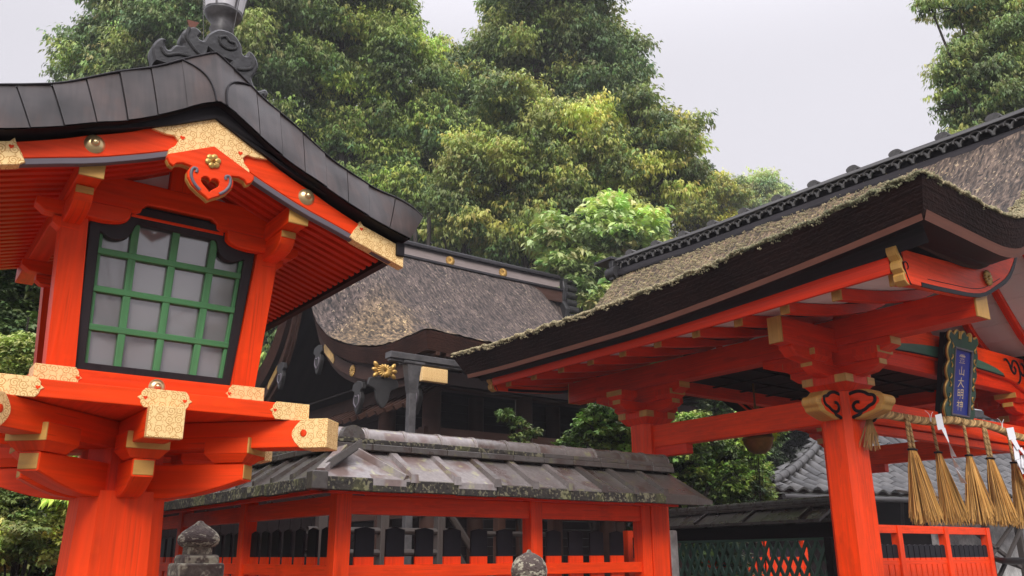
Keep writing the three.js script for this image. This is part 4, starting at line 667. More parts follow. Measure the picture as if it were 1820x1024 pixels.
// =====================================================================
// sacred rope, straw tassels, paper streamers, bell
// =====================================================================
{
  const RZ = -4.2, rp = [[7.06, 2.76], [7.3, 2.80], [7.62, 2.80], [8.12, 2.805], [8.55, 2.855], [8.85, 2.85], [9.15, 2.865], [9.5, 2.845], [9.85, 2.80], [10.3, 2.79], [10.75, 2.80]];
  const ropeY = (x) => monoTab(rp, x);
  const twist = (P, r, R, turns, seg, mat, parent, name) => { // three strands wound round a path
    const c = new THREE.CatmullRomCurve3(P.map(p => new THREE.Vector3(...p)));
    for (let s = 0; s < 3; s++) {
      const pts = []; for (let k = 0; k <= seg; k++) { const t = k / seg, p = c.getPointAt(t), tg = c.getTangentAt(t), up = Math.abs(tg.y) > 0.7 ? new THREE.Vector3(1, 0, 0) : new THREE.Vector3(0, 1, 0), n = new THREE.Vector3().crossVectors(tg, up).normalize(), b = new THREE.Vector3().crossVectors(n, tg), a = t * turns * 6.283 + s * 2.094; p.addScaledVector(n, Math.cos(a) * R).addScaledVector(b, Math.sin(a) * R); pts.push(p.toArray()); }
      part(parent, name, tube(pts, r, seg, 6), s === 1 ? M.ropeDark : mat);
    }
  };
  const rope = thing('sacred_rope', 'thick twisted straw rope slung across the pavilion front below the blue name board', 'rope', [8.9, 2.8, RZ]);
  twist(rp.map(([x, y]) => [x, y, RZ]), 0.0155, 0.026, 24, 360, M.rope, rope, 'strand');
  { // frayed end by the pillar
    const fr = []; for (let k = 0; k < 90; k++) { const a = rr(-0.09, 0.10), l = rr(0.17, 0.3), z = rr(-0.05, 0.05); fr.push(beam([7.07 + rr(-0.02, 0.02), 2.75 + rr(-0.02, 0.01), RZ + z * 0.3], [7.02 + a, 2.75 - l, RZ + z], 0.0035, 0.0035, 0)); }
    part(rope, 'frayed_end', fr, M.strawDark, 'stuff'); part(rope, 'binding', tube([...Array(9)].map((_, k) => [7.10 + 0.004 * Math.sin(k), 2.765 + 0.05 * Math.cos(k / 8 * 6.283), RZ + 0.05 * Math.sin(k / 8 * 6.283)]), 0.012, 24, 6), M.blackPaint);
  }
  const tassel = (x, spread, lean, label, n, tw) => {
    const y = ropeY(x), T = thing('straw_tassel', label, 'tassel', [x, y, RZ], 'straw tassels hanging from the sacred rope');
    const kx = x + lean * 0.3, ky = 2.505 + 0.012 * Math.sin(x * 9);
    for (const o of tw ? [-0.028, 0.028] : [0]) twist([[x + o * 0.4, y - 0.01, RZ + 0.045], [x + o, y - 0.12, RZ + 0.05], [kx + o * 1.15, ky, RZ + 0.045]], 0.0085, 0.0078, 6, 44, M.rope, T, 'cord');
    part(T, 'binding', tube([...Array(13)].map((_, k) => { const a = k / 12 * 6.283; return [kx + (tw ? 0.055 : 0.032) * Math.cos(a), ky + 0.004 * k / 12, RZ + 0.045 + 0.03 * Math.sin(a)]; }), 0.010, 26, 6), M.blackPaint);
    const put = (cnt, mat, nm) => { const gs = []; for (let k = 0; k < cnt; k++) {
      const a = rnd() * 6.283, r = Math.sqrt(rnd()), ox = Math.cos(a) * r, oz = Math.sin(a) * r, L = rr(0.52, 0.67), bow = rr(-0.01, 0.03), w = rr(0.0028, 0.0048);
      const bx0 = kx + ox * (tw ? 0.055 : 0.03), bx1 = kx + lean + ox * spread + rr(-0.03, 0.03) * (rnd() < 0.12 ? 2.2 : 1), bz0 = RZ + 0.045 + oz * 0.022, bz1 = RZ + 0.05 + oz * spread * 0.6;
      gs.push(taper([[bx0, ky - 0.005, bz0], [bx0 + (bx1 - bx0) * 0.35 + ox * bow, ky - L * 0.4, bz0 + (bz1 - bz0) * 0.4], [bx1, ky - L, bz1]], w, w * 0.7, 3, 3));
    } part(T, nm, gs, mat, 'stuff'); };
    put(Math.round(n * 1.5), M.straw, 'straw'); put(Math.round(n * 0.7), M.strawDark, 'dark_straw');
  };
  tassel(7.62, 0.20, 0.07, 'straw tassel on a double cord, first from the thick front pillar', 170, true);
  tassel(8.06, 0.17, 0.12, 'straw tassel behind the narrow folded white paper streamer', 140, false);
  tassel(8.67, 0.19, 0.04, 'straw tassel hanging on a single cord straight below the blue name board', 150, false);
  tassel(9.09, 0.19, 0.09, 'straw tassel on a double cord just right of the blue name board', 170, true);
  tassel(9.60, 0.17, 0.06, 'straw tassel partly hidden behind the wide zigzag paper streamer', 140, false);
  // folded paper streamers
  const streamer = (x, label, path, twistA) => {
    const y = ropeY(x), S = thing('paper_streamer', label, 'paper streamer', [x, y, RZ + 0.09]);
    for (let k = 0; k < path.length; k++) { const [x0, y0, x1, y1, wd0, tz] = path[k], wd = wd0 * 1.3; const g = hexa([[x0 - wd, y0, RZ + 0.155 + tz], [x1 - wd, y1, RZ + 0.155 + tz * 2], [x1 - wd, y1, RZ + 0.1535 + tz * 2], [x0 - wd, y0, RZ + 0.1535 + tz], [x0 + wd, y0 + 0.02, RZ + 0.155 + twistA], [x1 + wd, y1 + 0.02, RZ + 0.155 + twistA], [x1 + wd, y1 + 0.02, RZ + 0.1535 + twistA], [x0 + wd, y0 + 0.02, RZ + 0.1535 + twistA]]); part(S, 'paper_fold', g, M.paper); }
    for (const d of [-0.05, 0.04]) part(S, 'paper_tie', tube([[x, y - 0.02, RZ + 0.08], [x + d * 0.5, y + 0.05, RZ + 0.085], [x + d * 1.6, y + 0.08, RZ + 0.08]], 0.003, 6, 4), M.paper);
  };
  streamer(7.98, 'narrow folded white paper streamer on the rope left of the name board', [[7.97, 2.83, 7.985, 2.69, 0.032, 0.0], [7.995, 2.70, 8.03, 2.57, 0.036, 0.03], [8.04, 2.58, 8.05, 2.44, 0.016, 0.045], [8.05, 2.45, 8.085, 2.33, 0.02, 0.05], [8.085, 2.34, 8.14, 2.20, 0.026, 0.055]], 0.02);
  streamer(9.42, 'wide zigzag white paper streamer on the rope right of the name board', [[9.40, 2.82, 9.42, 2.70, 0.05, 0], [9.42, 2.70, 9.50, 2.60, 0.036, 0.01], [9.52, 2.62, 9.60, 2.52, 0.045, 0.03], [9.57, 2.55, 9.50, 2.42, 0.05, 0.02], [9.46, 2.64, 9.45, 2.50, 0.03, 0.0], [9.46, 2.5, 9.52, 2.36, 0.035, 0.01], [9.52, 2.44, 9.58, 2.30, 0.034, 0.03], [9.52, 2.36, 9.62, 2.24, 0.032, 0.04]], 0.015);
  // bell under the ceiling
  const bl = thing('bronze_bell', 'round bronze shrine bell hanging below the tie beam inside the pavilion', 'bell', [8.28, 2.72, -6.35]);
  part(bl, 'bell_body', lathe([[0, 0], [0.07, 0.008], [0.13, 0.05], [0.165, 0.12], [0.17, 0.16], [0.182, 0.165], [0.182, 0.185], [0.17, 0.19], [0.165, 0.24], [0.13, 0.31], [0.06, 0.34], [0, 0.345]], 28, 8.28, 2.70, -6.35), M.bronze);
  part(bl, 'hanger', tube([[8.28, 3.04, -6.35], [8.28, 3.53, -6.35]], 0.012, 4, 6), M.bronze);
}

// =====================================================================
// stone posts, roofed picket fence
// =====================================================================
const stonePost = thing('stone_post', 'mossy stone post with onion-shaped cap on a stepped block, beside the lantern post', 'stone post', [1.495, 0, -4.885], 'stone posts in front of the fence');
{
  const [x, z] = [1.495, -4.885];
  part(stonePost, 'cap', lathe([[0, 1.783], [0.014, 1.779], [0.024, 1.768], [0.055, 1.748], [0.09, 1.722], [0.106, 1.70], [0.110, 1.68], [0.104, 1.660], [0.086, 1.646], [0.076, 1.642], [0.077, 1.61], [0.08, 1.585], [0, 1.585]], 28, x, 0, z), M.stone);
  part(stonePost, 'shaft', [box(x - 0.096, x + 0.096, 1.50, 1.606, z - 0.096, z + 0.096, 0.02), box(x - 0.118, x + 0.118, 0, 1.562, z - 0.118, z + 0.118, 0.014)], M.stone);
  const s2 = thing('stone_post', 'mossy stone post cap with a pointed tip in front of the middle fence post', 'stone post', [2.957, 0, -3.845], 'stone posts in front of the fence');
  const X = 2.957, Zz = -3.845;
  part(s2, 'cap', lathe([[0, 1.626], [0.009, 1.622], [0.015, 1.610], [0.036, 1.602], [0.068, 1.583], [0.09, 1.553], [0.099, 1.518], [0.095, 1.483], [0.08, 1.456], [0.066, 1.446], [0.065, 1.42], [0, 1.42]], 28, X, 0, Zz), M.stone);
  part(s2, 'shaft', [box(X - 0.095, X + 0.095, 1.34, 1.425, Zz - 0.095, Zz + 0.095, 0.012), box(X - 0.12, X + 0.12, 0, 1.40, Zz - 0.12, Zz + 0.12, 0.014)], M.stone);
}
const ribsOf = (F, dirX, o) => {};
{
  const F = thing('roofed_fence', 'vermilion picket fence with black tips under a lichen-grown slab roof, turning a corner', 'fence', [2.88, 0, -6.06]);
  const zf = -6.0, xl = 2.82, t = 0.128, zm = zf - t / 2, xm = xl + t / 2, zEnd = -13.2;
  const post = (x0, x1, z0, z1) => part(F, 'post', box(x0, x1, 0, 2.07, z0, z1, 0.008), M.verm);
  post(xl, xl + t, zf - t, zf); post(4.64, 4.768, zf - t, zf); post(6.095, 6.315, zf - 0.2, zf + 0.01); post(5.972, 6.088, zf - t, zf);
  for (const z of [-8.0, -9.95, -11.9, -13.1]) post(xl, xl + t, z - t / 2, z + t / 2);
  // rails
  const rail = (y0, y1, d) => { part(F, 'rail', box(xl + t, 4.64, y0, y1, zm - d, zm + d), M.verm); part(F, 'rail', box(4.768, 5.972, y0, y1, zm - d, zm + d), M.verm); const zz = [zf - t, -8.0, -9.95, -11.9, -13.1]; for (let k = 0; k < 4; k++) part(F, 'rail', box(xm - d, xm + d, y0, y1, zz[k + 1] + t / 2, zz[k] - (k ? t / 2 : 0)), M.verm); };
  rail(1.895, 2.032, 0.04); rail(1.435, 1.527, 0.036); rail(0.45, 0.55, 0.036); rail(0.12, 0.24, 0.05);
  // eave plates
  part(F, 'eave_plate', box(2.62, 6.32, 2.03, 2.065, zf + 0.10, zf + 0.16), M.vermOld); part(F, 'eave_plate', box(2.62, 2.68, 2.03, 2.065, zEnd, zf + 0.16), M.vermOld);
  part(F, 'eave_board', hexa([[2.5, 2.05, zf + 0.36], [6.32, 2.05, zf + 0.36], [6.32, 2.35, zm], [xm, 2.35, zm], [2.5, 2.06, zf + 0.36], [6.32, 2.06, zf + 0.36], [6.32, 2.36, zm], [xm, 2.36, zm]]), M.vermOld);
  part(F, 'eave_board', hexa([[2.5, 2.05, zEnd], [2.5, 2.05, zf + 0.36], [xm, 2.35, zm], [xm, 2.35, zEnd], [2.5, 2.06, zEnd], [2.5, 2.06, zf + 0.36], [xm, 2.36, zm], [xm, 2.36, zEnd]]), M.vermOld);
  part(F, 'eave_board', hexa([[xm, 2.35, zm], [6.32, 2.35, zm], [6.32, 2.05, zm - 0.42], [3.3, 2.05, zm - 0.42], [xm, 2.36, zm], [6.32, 2.36, zm], [6.32, 2.06, zm - 0.42], [3.3, 2.06, zm - 0.42]]), M.vermOld);
  // pickets: tall boards, tips painted black, with pointed heads
  const pk = (w) => [slabXY([[-w / 2, 0.08], [w / 2, 0.08], [w / 2, 1.585], [-w / 2, 1.585]], 0.011, 0.022, 0.002), slabXY([[-w / 2, 1.586], [w / 2, 1.586], [w / 2, 1.788], [0, 1.806], [-w / 2, 1.788]], 0.0105, 0.021, 0.002)];
  const [pa, pb] = pk(0.163);
  const picket = (x, z, ry) => { const p = piece(F, 'picket', pa, M.verm, [x, 0, z], [0, ry, 0]); const q = new THREE.Mesh(pb, M.blackPaint); q.name = 'picket_tip'; q.castShadow = q.receiveShadow = true; p.add(q); };
  for (let k = 0; k < 6; k++) picket(3.098 + k * 0.2625, zm + 0.0 - 0.012, 0);
  for (let k = 0; k < 4; k++) picket(4.945 + k * 0.252, zm - 0.012, 0);
  { const zz = [zf - t, -8.0, -9.95, -11.9, -13.1]; for (let b = 0; b < 4; b++) { const L = zz[b] - zz[b + 1] - t, n = Math.round(L / 0.25); for (let k = 0; k < n; k++) picket(xm - 0.012, zz[b] - (b ? t / 2 : 0) - (k + 0.5) * L / n, Math.PI / 2); } }
  // slab roof: flat slabs between raised ribs, thick lichen-grown edge
  const eY = 2.125, rY = 2.375, eZ = -5.6, eX = 2.46; // eave edge and foot of the ridge
  const slope = (u) => [eY + (rY - eY) * u, eZ + (zm + 0.1 - eZ) * u];
  const N = 9, sx = (k) => k === 0 ? 2.84 : 2.86 + k * 0.378;
  for (let k = 0; k < N; k++) {
    const x0 = sx(k) + (k ? 0.0 : 0.04), x1 = k === N - 1 ? 6.31 : sx(k + 1) - 0.0;
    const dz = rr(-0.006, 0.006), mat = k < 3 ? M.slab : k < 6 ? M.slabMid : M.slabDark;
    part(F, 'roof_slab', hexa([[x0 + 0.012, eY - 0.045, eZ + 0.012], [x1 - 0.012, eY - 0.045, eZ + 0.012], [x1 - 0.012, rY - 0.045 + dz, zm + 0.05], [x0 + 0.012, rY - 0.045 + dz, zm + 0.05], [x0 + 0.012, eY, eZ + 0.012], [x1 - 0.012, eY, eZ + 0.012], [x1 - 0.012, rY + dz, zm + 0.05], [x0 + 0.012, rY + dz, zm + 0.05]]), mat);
    part(F, 'eave_stone', box(x0 + 0.002, x1 - 0.002, eY - 0.092 + dz, eY - 0.004 + dz, eZ - 0.03, eZ + 0.016 + dz, 0.008), k > 7 ? M.slabDark : M.lichen);
    // rib
    const rx = k === 0 ? null : sx(k);
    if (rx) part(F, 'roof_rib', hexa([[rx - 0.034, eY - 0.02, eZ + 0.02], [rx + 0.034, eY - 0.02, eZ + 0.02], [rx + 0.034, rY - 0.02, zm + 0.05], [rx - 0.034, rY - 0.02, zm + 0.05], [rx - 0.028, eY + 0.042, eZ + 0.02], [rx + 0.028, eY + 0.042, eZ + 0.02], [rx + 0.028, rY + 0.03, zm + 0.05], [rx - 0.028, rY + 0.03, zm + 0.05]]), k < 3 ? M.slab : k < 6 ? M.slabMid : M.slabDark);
  }
  // corner: hip rib, first rib and the three-cornered slab between
  const ap = [2.86, rY + 0.01, zm + 0.09];
  const bar = (a, b, m) => beam(a, b, 0.062, 0.075, 0.006);
  part(F, 'hip_rib', bar([eX + 0.05, eY + 0.02, eZ - 0.02], ap), M.slab); part(F, 'hip_rib', bar([3.17, eY + 0.0, eZ + 0.0], ap), M.slab);
  part(F, 'corner_slab', hexa([[eX + 0.02, eY - 0.05, eZ + 0.014], [3.17, eY - 0.05, eZ + 0.014], [2.9, rY - 0.03, zm + 0.1], [2.84, rY - 0.03, zm + 0.1], [eX + 0.02, eY - 0.005, eZ + 0.014], [3.17, eY - 0.005, eZ + 0.014], [2.9, rY - 0.01, zm + 0.1], [2.84, rY - 0.01, zm + 0.1]]), M.slab);
  part(F, 'eave_stone', box(eX + 0.0, 2.9, eY - 0.094, eY + 0.0, eZ - 0.03, eZ + 0.018, 0.01), M.lichen); part(F, 'corner_stone', box(eX - 0.03, eX + 0.09, eY - 0.094, eY + 0.035, eZ - 0.09, eZ + 0.022, 0.012), M.slabDark);
  // left wing
  for (let k = 0; k < 19; k++) {
    const z0 = eZ - 0.09 - k * 0.385, z1 = z0 - 0.385;
    part(F, 'roof_slab', hexa([[eX + 0.012, eY - 0.05, z1 + 0.012], [eX + 0.012, eY - 0.05, z0 - 0.012], [xm - 0.06, rY - 0.045, Math.min(z0, z0) - 0.012], [xm - 0.06, rY - 0.045, z1 + 0.012], [eX + 0.012, eY - 0.005, z1 + 0.012], [eX + 0.012, eY - 0.005, z0 - 0.012], [xm - 0.06, rY, z0 - 0.012], [xm - 0.06, rY, z1 + 0.012]]), M.slabDark);
    part(F, 'eave_stone', box(eX - 0.03, eX + 0.018, eY - 0.095 + rr(-0.005, 0.005), eY - 0.002 + rr(-0.005, 0.005), z1 + 0.003, z0 - 0.003, 0.009), M.lichen);
    part(F, 'roof_rib', hexa([[eX + 0.02, eY - 0.02, z0 - 0.03], [eX + 0.02, eY - 0.02, z0 + 0.03], [xm - 0.05, rY - 0.02, z0 + 0.03], [xm - 0.05, rY - 0.02, z0 - 0.03], [eX + 0.02, eY + 0.042, z0 - 0.026], [eX + 0.02, eY + 0.042, z0 + 0.026], [xm - 0.05, rY + 0.03, z0 + 0.026], [xm - 0.05, rY + 0.03, z0 - 0.026]]), M.slabDark);
  }
  // rear slope
  part(F, 'rear_slope', hexa([[xm, rY - 0.04, zm - 0.05], [6.31, rY - 0.04, zm - 0.05], [6.31, eY - 0.04, zm - 0.46], [3.3, eY - 0.04, zm - 0.46], [xm, rY, zm - 0.05], [6.31, rY, zm - 0.05], [6.31, eY, zm - 0.46], [3.3, eY, zm - 0.46]]), M.slabDark);
  part(F, 'rear_slope', hexa([[xm + 0.05, rY - 0.04, zEnd], [xm + 0.05, rY - 0.04, zm], [3.3, eY - 0.04, zm - 0.46], [3.3, eY - 0.04, zEnd], [xm + 0.05, rY, zEnd], [xm + 0.05, rY, zm], [3.3, eY, zm - 0.46], [3.3, eY, zEnd]]), M.slabDark);
  // ridge courses and half-round capping
  const half = (r0, L, r = r0 * 1.12) => { const g = new THREE.CylinderGeometry(r, r, L, 14, 1, false, 0, Math.PI); g.rotateZ(Math.PI / 2); return flat(g); };
  for (let k = 0; k < 11; k++) { // front run along x
    const x0 = 2.72 + k * 0.335, x1 = Math.min(x0 + 0.333, 6.36), dk = k > 5;
    part(F, 'ridge_course', box(x0, x1, rY - 0.015, rY + 0.035, zm - 0.155, zm + 0.155, 0.008), dk ? M.slabDark : M.slabDark);
    part(F, 'ridge_course', box(x0 + 0.03, x1 + 0.03, rY + 0.037, rY + 0.075 + rr(0, 0.006), zm - 0.118, zm + 0.118, 0.008), dk ? M.slabDark : M.lichen);
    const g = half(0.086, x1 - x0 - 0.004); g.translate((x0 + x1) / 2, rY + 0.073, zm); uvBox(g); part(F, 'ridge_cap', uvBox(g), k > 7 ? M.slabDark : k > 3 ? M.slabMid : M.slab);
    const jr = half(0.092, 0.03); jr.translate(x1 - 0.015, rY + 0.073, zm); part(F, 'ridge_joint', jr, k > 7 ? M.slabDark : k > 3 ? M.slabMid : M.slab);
  }
  for (let k = 0; k < 20; k++) {
    const z0 = zm + 0.16 - k * 0.36, z1 = z0 - 0.357;
    part(F, 'ridge_course', box(xm - 0.155, xm + 0.155, rY - 0.016, rY + 0.034, z1, z0, 0.008), M.slabDark); part(F, 'ridge_course', box(xm - 0.118, xm + 0.118, rY + 0.036, rY + 0.074, z1, z0, 0.008), M.lichen);
    const g = half(0.085, 0.355); g.rotateY(Math.PI / 2); g.translate(xm, rY + 0.072, (z0 + z1) / 2); part(F, 'ridge_cap', g, M.slabDark);
  }
  part(F, 'verge_slab', hexa([[6.31, eY - 0.09, eZ - 0.02], [6.60, eY - 0.075, eZ - 0.06], [6.36, rY - 0.06, zm + 0.05], [6.31, rY - 0.06, zm + 0.05], [6.31, eY + 0.0, eZ - 0.02], [6.60, eY - 0.04, eZ - 0.06], [6.36, rY + 0.0, zm + 0.05], [6.31, rY + 0.0, zm + 0.05]]), M.slabDark);
}
// white wall end beside the fence
{ const W = thing('white_wall', 'narrow end of a white plastered wall right of the fence corner post', 'wall', [7.62, 0, -7.2]); part(W, 'plaster', box(7.55, 7.69, 0.3, 1.86, -7.6, -7.15, 0.02), M.plaster); part(W, 'footing', box(7.53, 7.71, 0, 0.3, -7.62, -7.13, 0.02), M.stone); }

// =====================================================================
// main sanctuary with great sweeping bark roof
// =====================================================================
{
  const x0 = 6.79, x1 = 14.25, zc = -17.1, A = 5.62, Ab = 5.5;
  const H = thing('main_sanctuary', 'dark wooden shrine hall with sweeping grey-brown bark roof and gilt chrysanthemums on its ridge', 'shrine hall', [(x0 + x1) / 2, 0, zc]);
  const tab = [[0, 8.35], [0.3, 7.95], [0.6, 7.12], [0.85, 6.68], [1.15, 6.28], [1.75, 5.84], [2.46, 5.53], [3.44, 5.27], [4.16, 5.15], [4.9, 5.13], [5.62, 5.13]];
  const top = (a, x) => { const e = smooth(1.3, 0, Math.min(x - x0, x1 - x)); const base = monoTab([[0, 8.5], [0.4, 8.3], [1.0, 7.75], [1.8, 6.95], [2.6, 6.25], [3.4, 5.65], [4.2, 5.27], [4.9, 5.12], [5.62, 5.08]], a), ver = monoTab(tab, a); return base + (ver - base) * e * smooth(0.1, 0.5, e + 0.4) * 1.0; };
  const th = (a) => 0.36;
  const fT = (u, v) => { const q = u * 2 - 1, a = Math.abs(q) * A, x = x0 + (x1 - x0) * v, e = Math.max(0, Math.min(1, Math.min(x - x0, x1 - x, A - a) / 0.3)); return [x, top(a, x) - 0.06 * (1 - Math.sqrt(e)) + 0.03 * vnoise(v * 60, u * 90, 999, 999, 4), zc + q * A]; };
  part(H, 'bark_roof', sheet(fT, 150, 130, (u, v, p) => [p[0] * 0.42, (u - 0.5) * 13 * 0.36], (u, v, p) => {
    const a = Math.abs(u * 2 - 1) * A, n = 0.6 * vnoise(p[0] * 1.6 + 60, p[2] * 1.6 + 60, 999, 999, 6) + 0.4 * vnoise(p[0] * 5 + 60, p[2] * 5 + 60, 999, 999, 5);
    const m = Math.max(0.85 * smooth(3.6, 5.5, a + (n - 0.5) * 1.5) , 0.9 * smooth(5.0, 5.5, a + (n - 0.5) * 0.5), smooth(1.9, 0.9, p[0] - x0 + (n - 0.5) * 1.5) * smooth(1.4, 2.4, a));
    return mixc([0.66, 0.58, 0.54], [1.3, 1.08, 0.66], m);
  }), M.bark);
  const mb = 0.10;
  const bY = (a, x) => top(a, x) - th(a);
  for (const s of [-1, 1]) part(H, 'eave_edge', sheet((u, v) => { const xt = x0 + (x1 - x0) * u, xb = x0 + mb + (x1 - x0 - 2 * mb) * u, yt = top(A, xt) - 0.07, yb = bY(A, xb); return [xb + (xt - xb) * v, yb + (yt - yb) * v, zc + s * (Ab + (A - Ab) * v)]; }, 60, 4, (u, v) => [u * 5, v * 0.36]), M.barkEdgeBrown);
  for (const [xt, xb] of [[x0, x0 + mb], [x1, x1 - mb]]) part(H, 'gable_edge', sheet((u, v) => { const q = u * 2 - 1, at = Math.abs(q) * A, ab = Math.abs(q) * Ab, yt = top(at, xt) - 0.07, yb = bY(Math.min(at, A), xb); return [xb + (xt - xb) * v, yb + (yt - yb) * v, zc + (q < 0 ? -1 : 1) * (ab + (at - ab) * v)]; }, 90, 4, (u, v) => [u * 8, v * 0.36]), M.barkEdgeBrown);
  part(H, 'roof_underside', sheet((u, v) => { const q = u * 2 - 1, x = x0 + mb + (x1 - x0 - 2 * mb) * v; return [x, bY(Math.abs(q) * A, x) - 0.002, zc + q * Ab]; }, 60, 30), M.brownWood);
  // ridge
  const ry = (x) => 8.26 + 0.03 * ((x - 10.5) / 3.7) ** 2;
  const ridge = (n, w, a, b, m, xa = x0 + 0.15, xb = x1 - 0.25) => part(H, n, sheet((u, v) => { const x = xa + (xb - xa) * u, c = [[w, a], [w, b], [-w, b], [-w, a], [w, a]], t = v * 4, k = Math.min(3, Math.floor(t)), f = t - k; return [x, ry(x) + c[k][1] + (c[k + 1][1] - c[k][1]) * f, zc + c[k][0] + (c[k + 1][0] - c[k][0]) * f]; }, 40, 4, (u, v) => [u * 8, v]), m);
  ridge('ridge_foot', 0.46, -0.30, 0.02, M.brownWood); ridge('ridge_ledge', 0.5, 0.02, 0.075, M.copperDark); ridge('ridge_box', 0.36, 0.075, 0.36, std({ color: C(0.26, 0.21, 0.20), map: woodMap, roughness: 0.6 })); ridge('ridge_roof', 0.44, 0.36, 0.43, M.copperDark); ridge('ridge_roof', 0.34, 0.43, 0.50, M.ridgeTile);
  for (const x of [7.6, 9.02, 10.52, 12.12]) { const pet = []; for (let k = 0; k < 16; k++) { const a = k / 16 * 6.283, g = new THREE.SphereGeometry(0.055, 8, 6); g.scale(1, 0.4, 0.4); g.translate(0.07, 0, 0); g.rotateZ(a); g.translate(x, ry(x) + 0.22, zc + 0.375); pet.push(g); } const d = new THREE.CylinderGeometry(0.125, 0.125, 0.02, 24); d.rotateX(Math.PI / 2); d.translate(x, ry(x) + 0.22, zc + 0.362); pet.push(d); part(H, 'gilt_chrysanthemum', pet, M.goldPlain); }
  { // ridge-end ornament at the right
    const X = x1 - 0.25, o = [[zc - 0.5, ry(X) + 0.3], [zc + 0.5, ry(X) + 0.3], [zc + 0.55, ry(X) + 0.1], [zc + 0.45, ry(X) - 0.25], [zc + 0.62, ry(X) - 0.5], [zc + 0.55, ry(X) - 0.75], [zc + 0.3, ry(X) - 0.8], [zc + 0.15, ry(X) - 0.4], [zc - 0.15, ry(X) - 0.4], [zc - 0.3, ry(X) - 0.8], [zc - 0.55, ry(X) - 0.75], [zc - 0.62, ry(X) - 0.5], [zc - 0.45, ry(X) - 0.25], [zc - 0.55, ry(X) + 0.1]];
    part(H, 'ridge_ornament', slabZY(o, X, 0.14, 0.015), M.ridgeTile);
    for (const [dy, dz, L] of [[0.36, 0.3, 0.5], [0.14, 0.46, 0.35], [-0.06, 0.46, 0.35], [-0.26, 0.44, 0.35], [-0.46, 0.5, 0.36], [-0.66, 0.46, 0.34]]) { const g = new THREE.CylinderGeometry(0.09, 0.09, L, 12); g.rotateZ(Math.PI / 2); g.translate(X + 0.12 + L / 2, ry(X) + dy, zc + dz); part(H, 'ornament_tile', flat(g), M.ridgeTile); }
  }
  // barge board of the left gable with gilt fittings and carved pendants
  for (const s of [-1, 1]) {
    const ln = (o) => [...Array(19)].map((_, k) => { const a = 0.1 + k / 18 * 5.2; return [zc + s * a, bY(Math.min(a * A / Ab, A), x0) + o]; });
    part(H, 'barge_board', slabZY([...ln(0.0), ...ln(-0.42).reverse()], x0 + 0.28, 0.08, 0.004), M.brownWood);
    part(H, 'barge_board', slabZY([...ln(-0.05), ...ln(-0.30).reverse()], x0 + 0.2, 0.07, 0.004), M.brownWood);
    for (const [a, w] of [[2.6, 0.11]]) { const y = bY(a, x0) - 0.2, g = []; for (let k = 0; k < 14; k++) { const t = k / 14 * 6.283, q = new THREE.SphereGeometry(w * 0.5, 7, 5); q.scale(0.35, 0.4, 1); q.translate(0, 0, w * 0.6); q.rotateX(t); q.translate(x0 + 0.19, y, zc + s * a); g.push(q); } part(H, 'gilt_boss', g, M.goldPlain); }
    for (const a of [1.5]) { const y = (d) => bY(a + d, x0) - 0.19; part(H, 'gilt_plate', slabZY([[zc + s * (a - 0.22), y(-0.22) - 0.09], [zc + s * (a + 0.22), y(0.22) - 0.09], [zc + s * (a + 0.27), y(0.27)], [zc + s * (a + 0.22), y(0.22) + 0.09], [zc + s * (a - 0.22), y(-0.22) + 0.09], [zc + s * (a - 0.27), y(-0.27)]], x0 + 0.186, 0.012, 0), M.goldPlain); }
    for (const [a, dx] of [[1.0, 0.12], [2.9, 0.1], [5.0, 0.1]]) { const y = bY(a, x0) - 0.36, z = zc + s * a; const p = spl([[0, 0], [-0.22, -0.05], [-0.26, -0.2], [-0.15, -0.26], [-0.2, -0.42], [-0.12, -0.62], [0, -0.78], [0.12, -0.62], [0.2, -0.42], [0.15, -0.26], [0.26, -0.2], [0.22, -0.05]], 3).map(([u, v]) => [z + u * 0.8, y + v * 0.8]); const d = part(H, 'carved_pendant', slabZY(p, x0 + 0.16, 0.09, 0.012), std({ color: C(0.032, 0.028, 0.028), map: mottle, roughness: 0.6 })); for (const q of [-1, 1]) part(d, 'relief_curl', tube([[0, -0.5], [0.1, -0.4], [0.08, -0.28], [0.0, -0.3]].map(([u, v]) => [x0 + 0.158, y + v, z + q * u]), 0.014, 14, 5), M.mauve); }
  }
  // front: gilt chrysanthemum crest with a pendant beneath, gilt beam end
  {
    const cx = 6.2, cy = 4.35, cz = -11.75, g = []; for (let k = 0; k < 16; k++) { const t = k / 16 * 6.283, q = new THREE.SphereGeometry(0.075, 8, 5); q.scale(1, 0.4, 0.5); q.translate(0.085, 0, 0); q.rotateZ(t); q.scale(0.95, 0.72, 1); q.translate(cx, cy, cz + 0.03); g.push(q); }
    for (const s of [-1, 1]) for (let k = 0; k < 3; k++) { const q = new THREE.SphereGeometry(0.06, 8, 5); q.scale(1.0, 0.6, 0.5); q.rotateZ(s * (0.9 - k * 0.8)); q.translate(cx + s * (0.17 - 0.015 * Math.abs(k - 1)), cy + 0.09 - k * 0.08, cz + 0.02); g.push(q); }
    part(H, 'gilt_crest', g, M.goldPlain);
    const p = spl([[-0.24, -0.12], [-0.26, -0.24], [-0.14, -0.3], [-0.1, -0.45], [0, -0.58], [0.1, -0.45], [0.14, -0.3], [0.26, -0.24], [0.24, -0.12], [0, -0.08]], 4).map(([u, v]) => [cx + u, cy + v]);
    part(H, 'carved_pendant', slabXY(p, cz, 0.06, 0.01), std({ color: C(0.035, 0.032, 0.032), map: mottle, roughness: 0.6 }));
    const be = part(H, 'gilt_beam_end', box(6.86, 7.34, 4.27, 4.50, -11.78, -11.68, 0.01), M.gold);
    part(H, 'canopy_beam', box(6.9, 13.5, 4.28, 4.49, -11.95, -11.79), M.darkWood);
  }
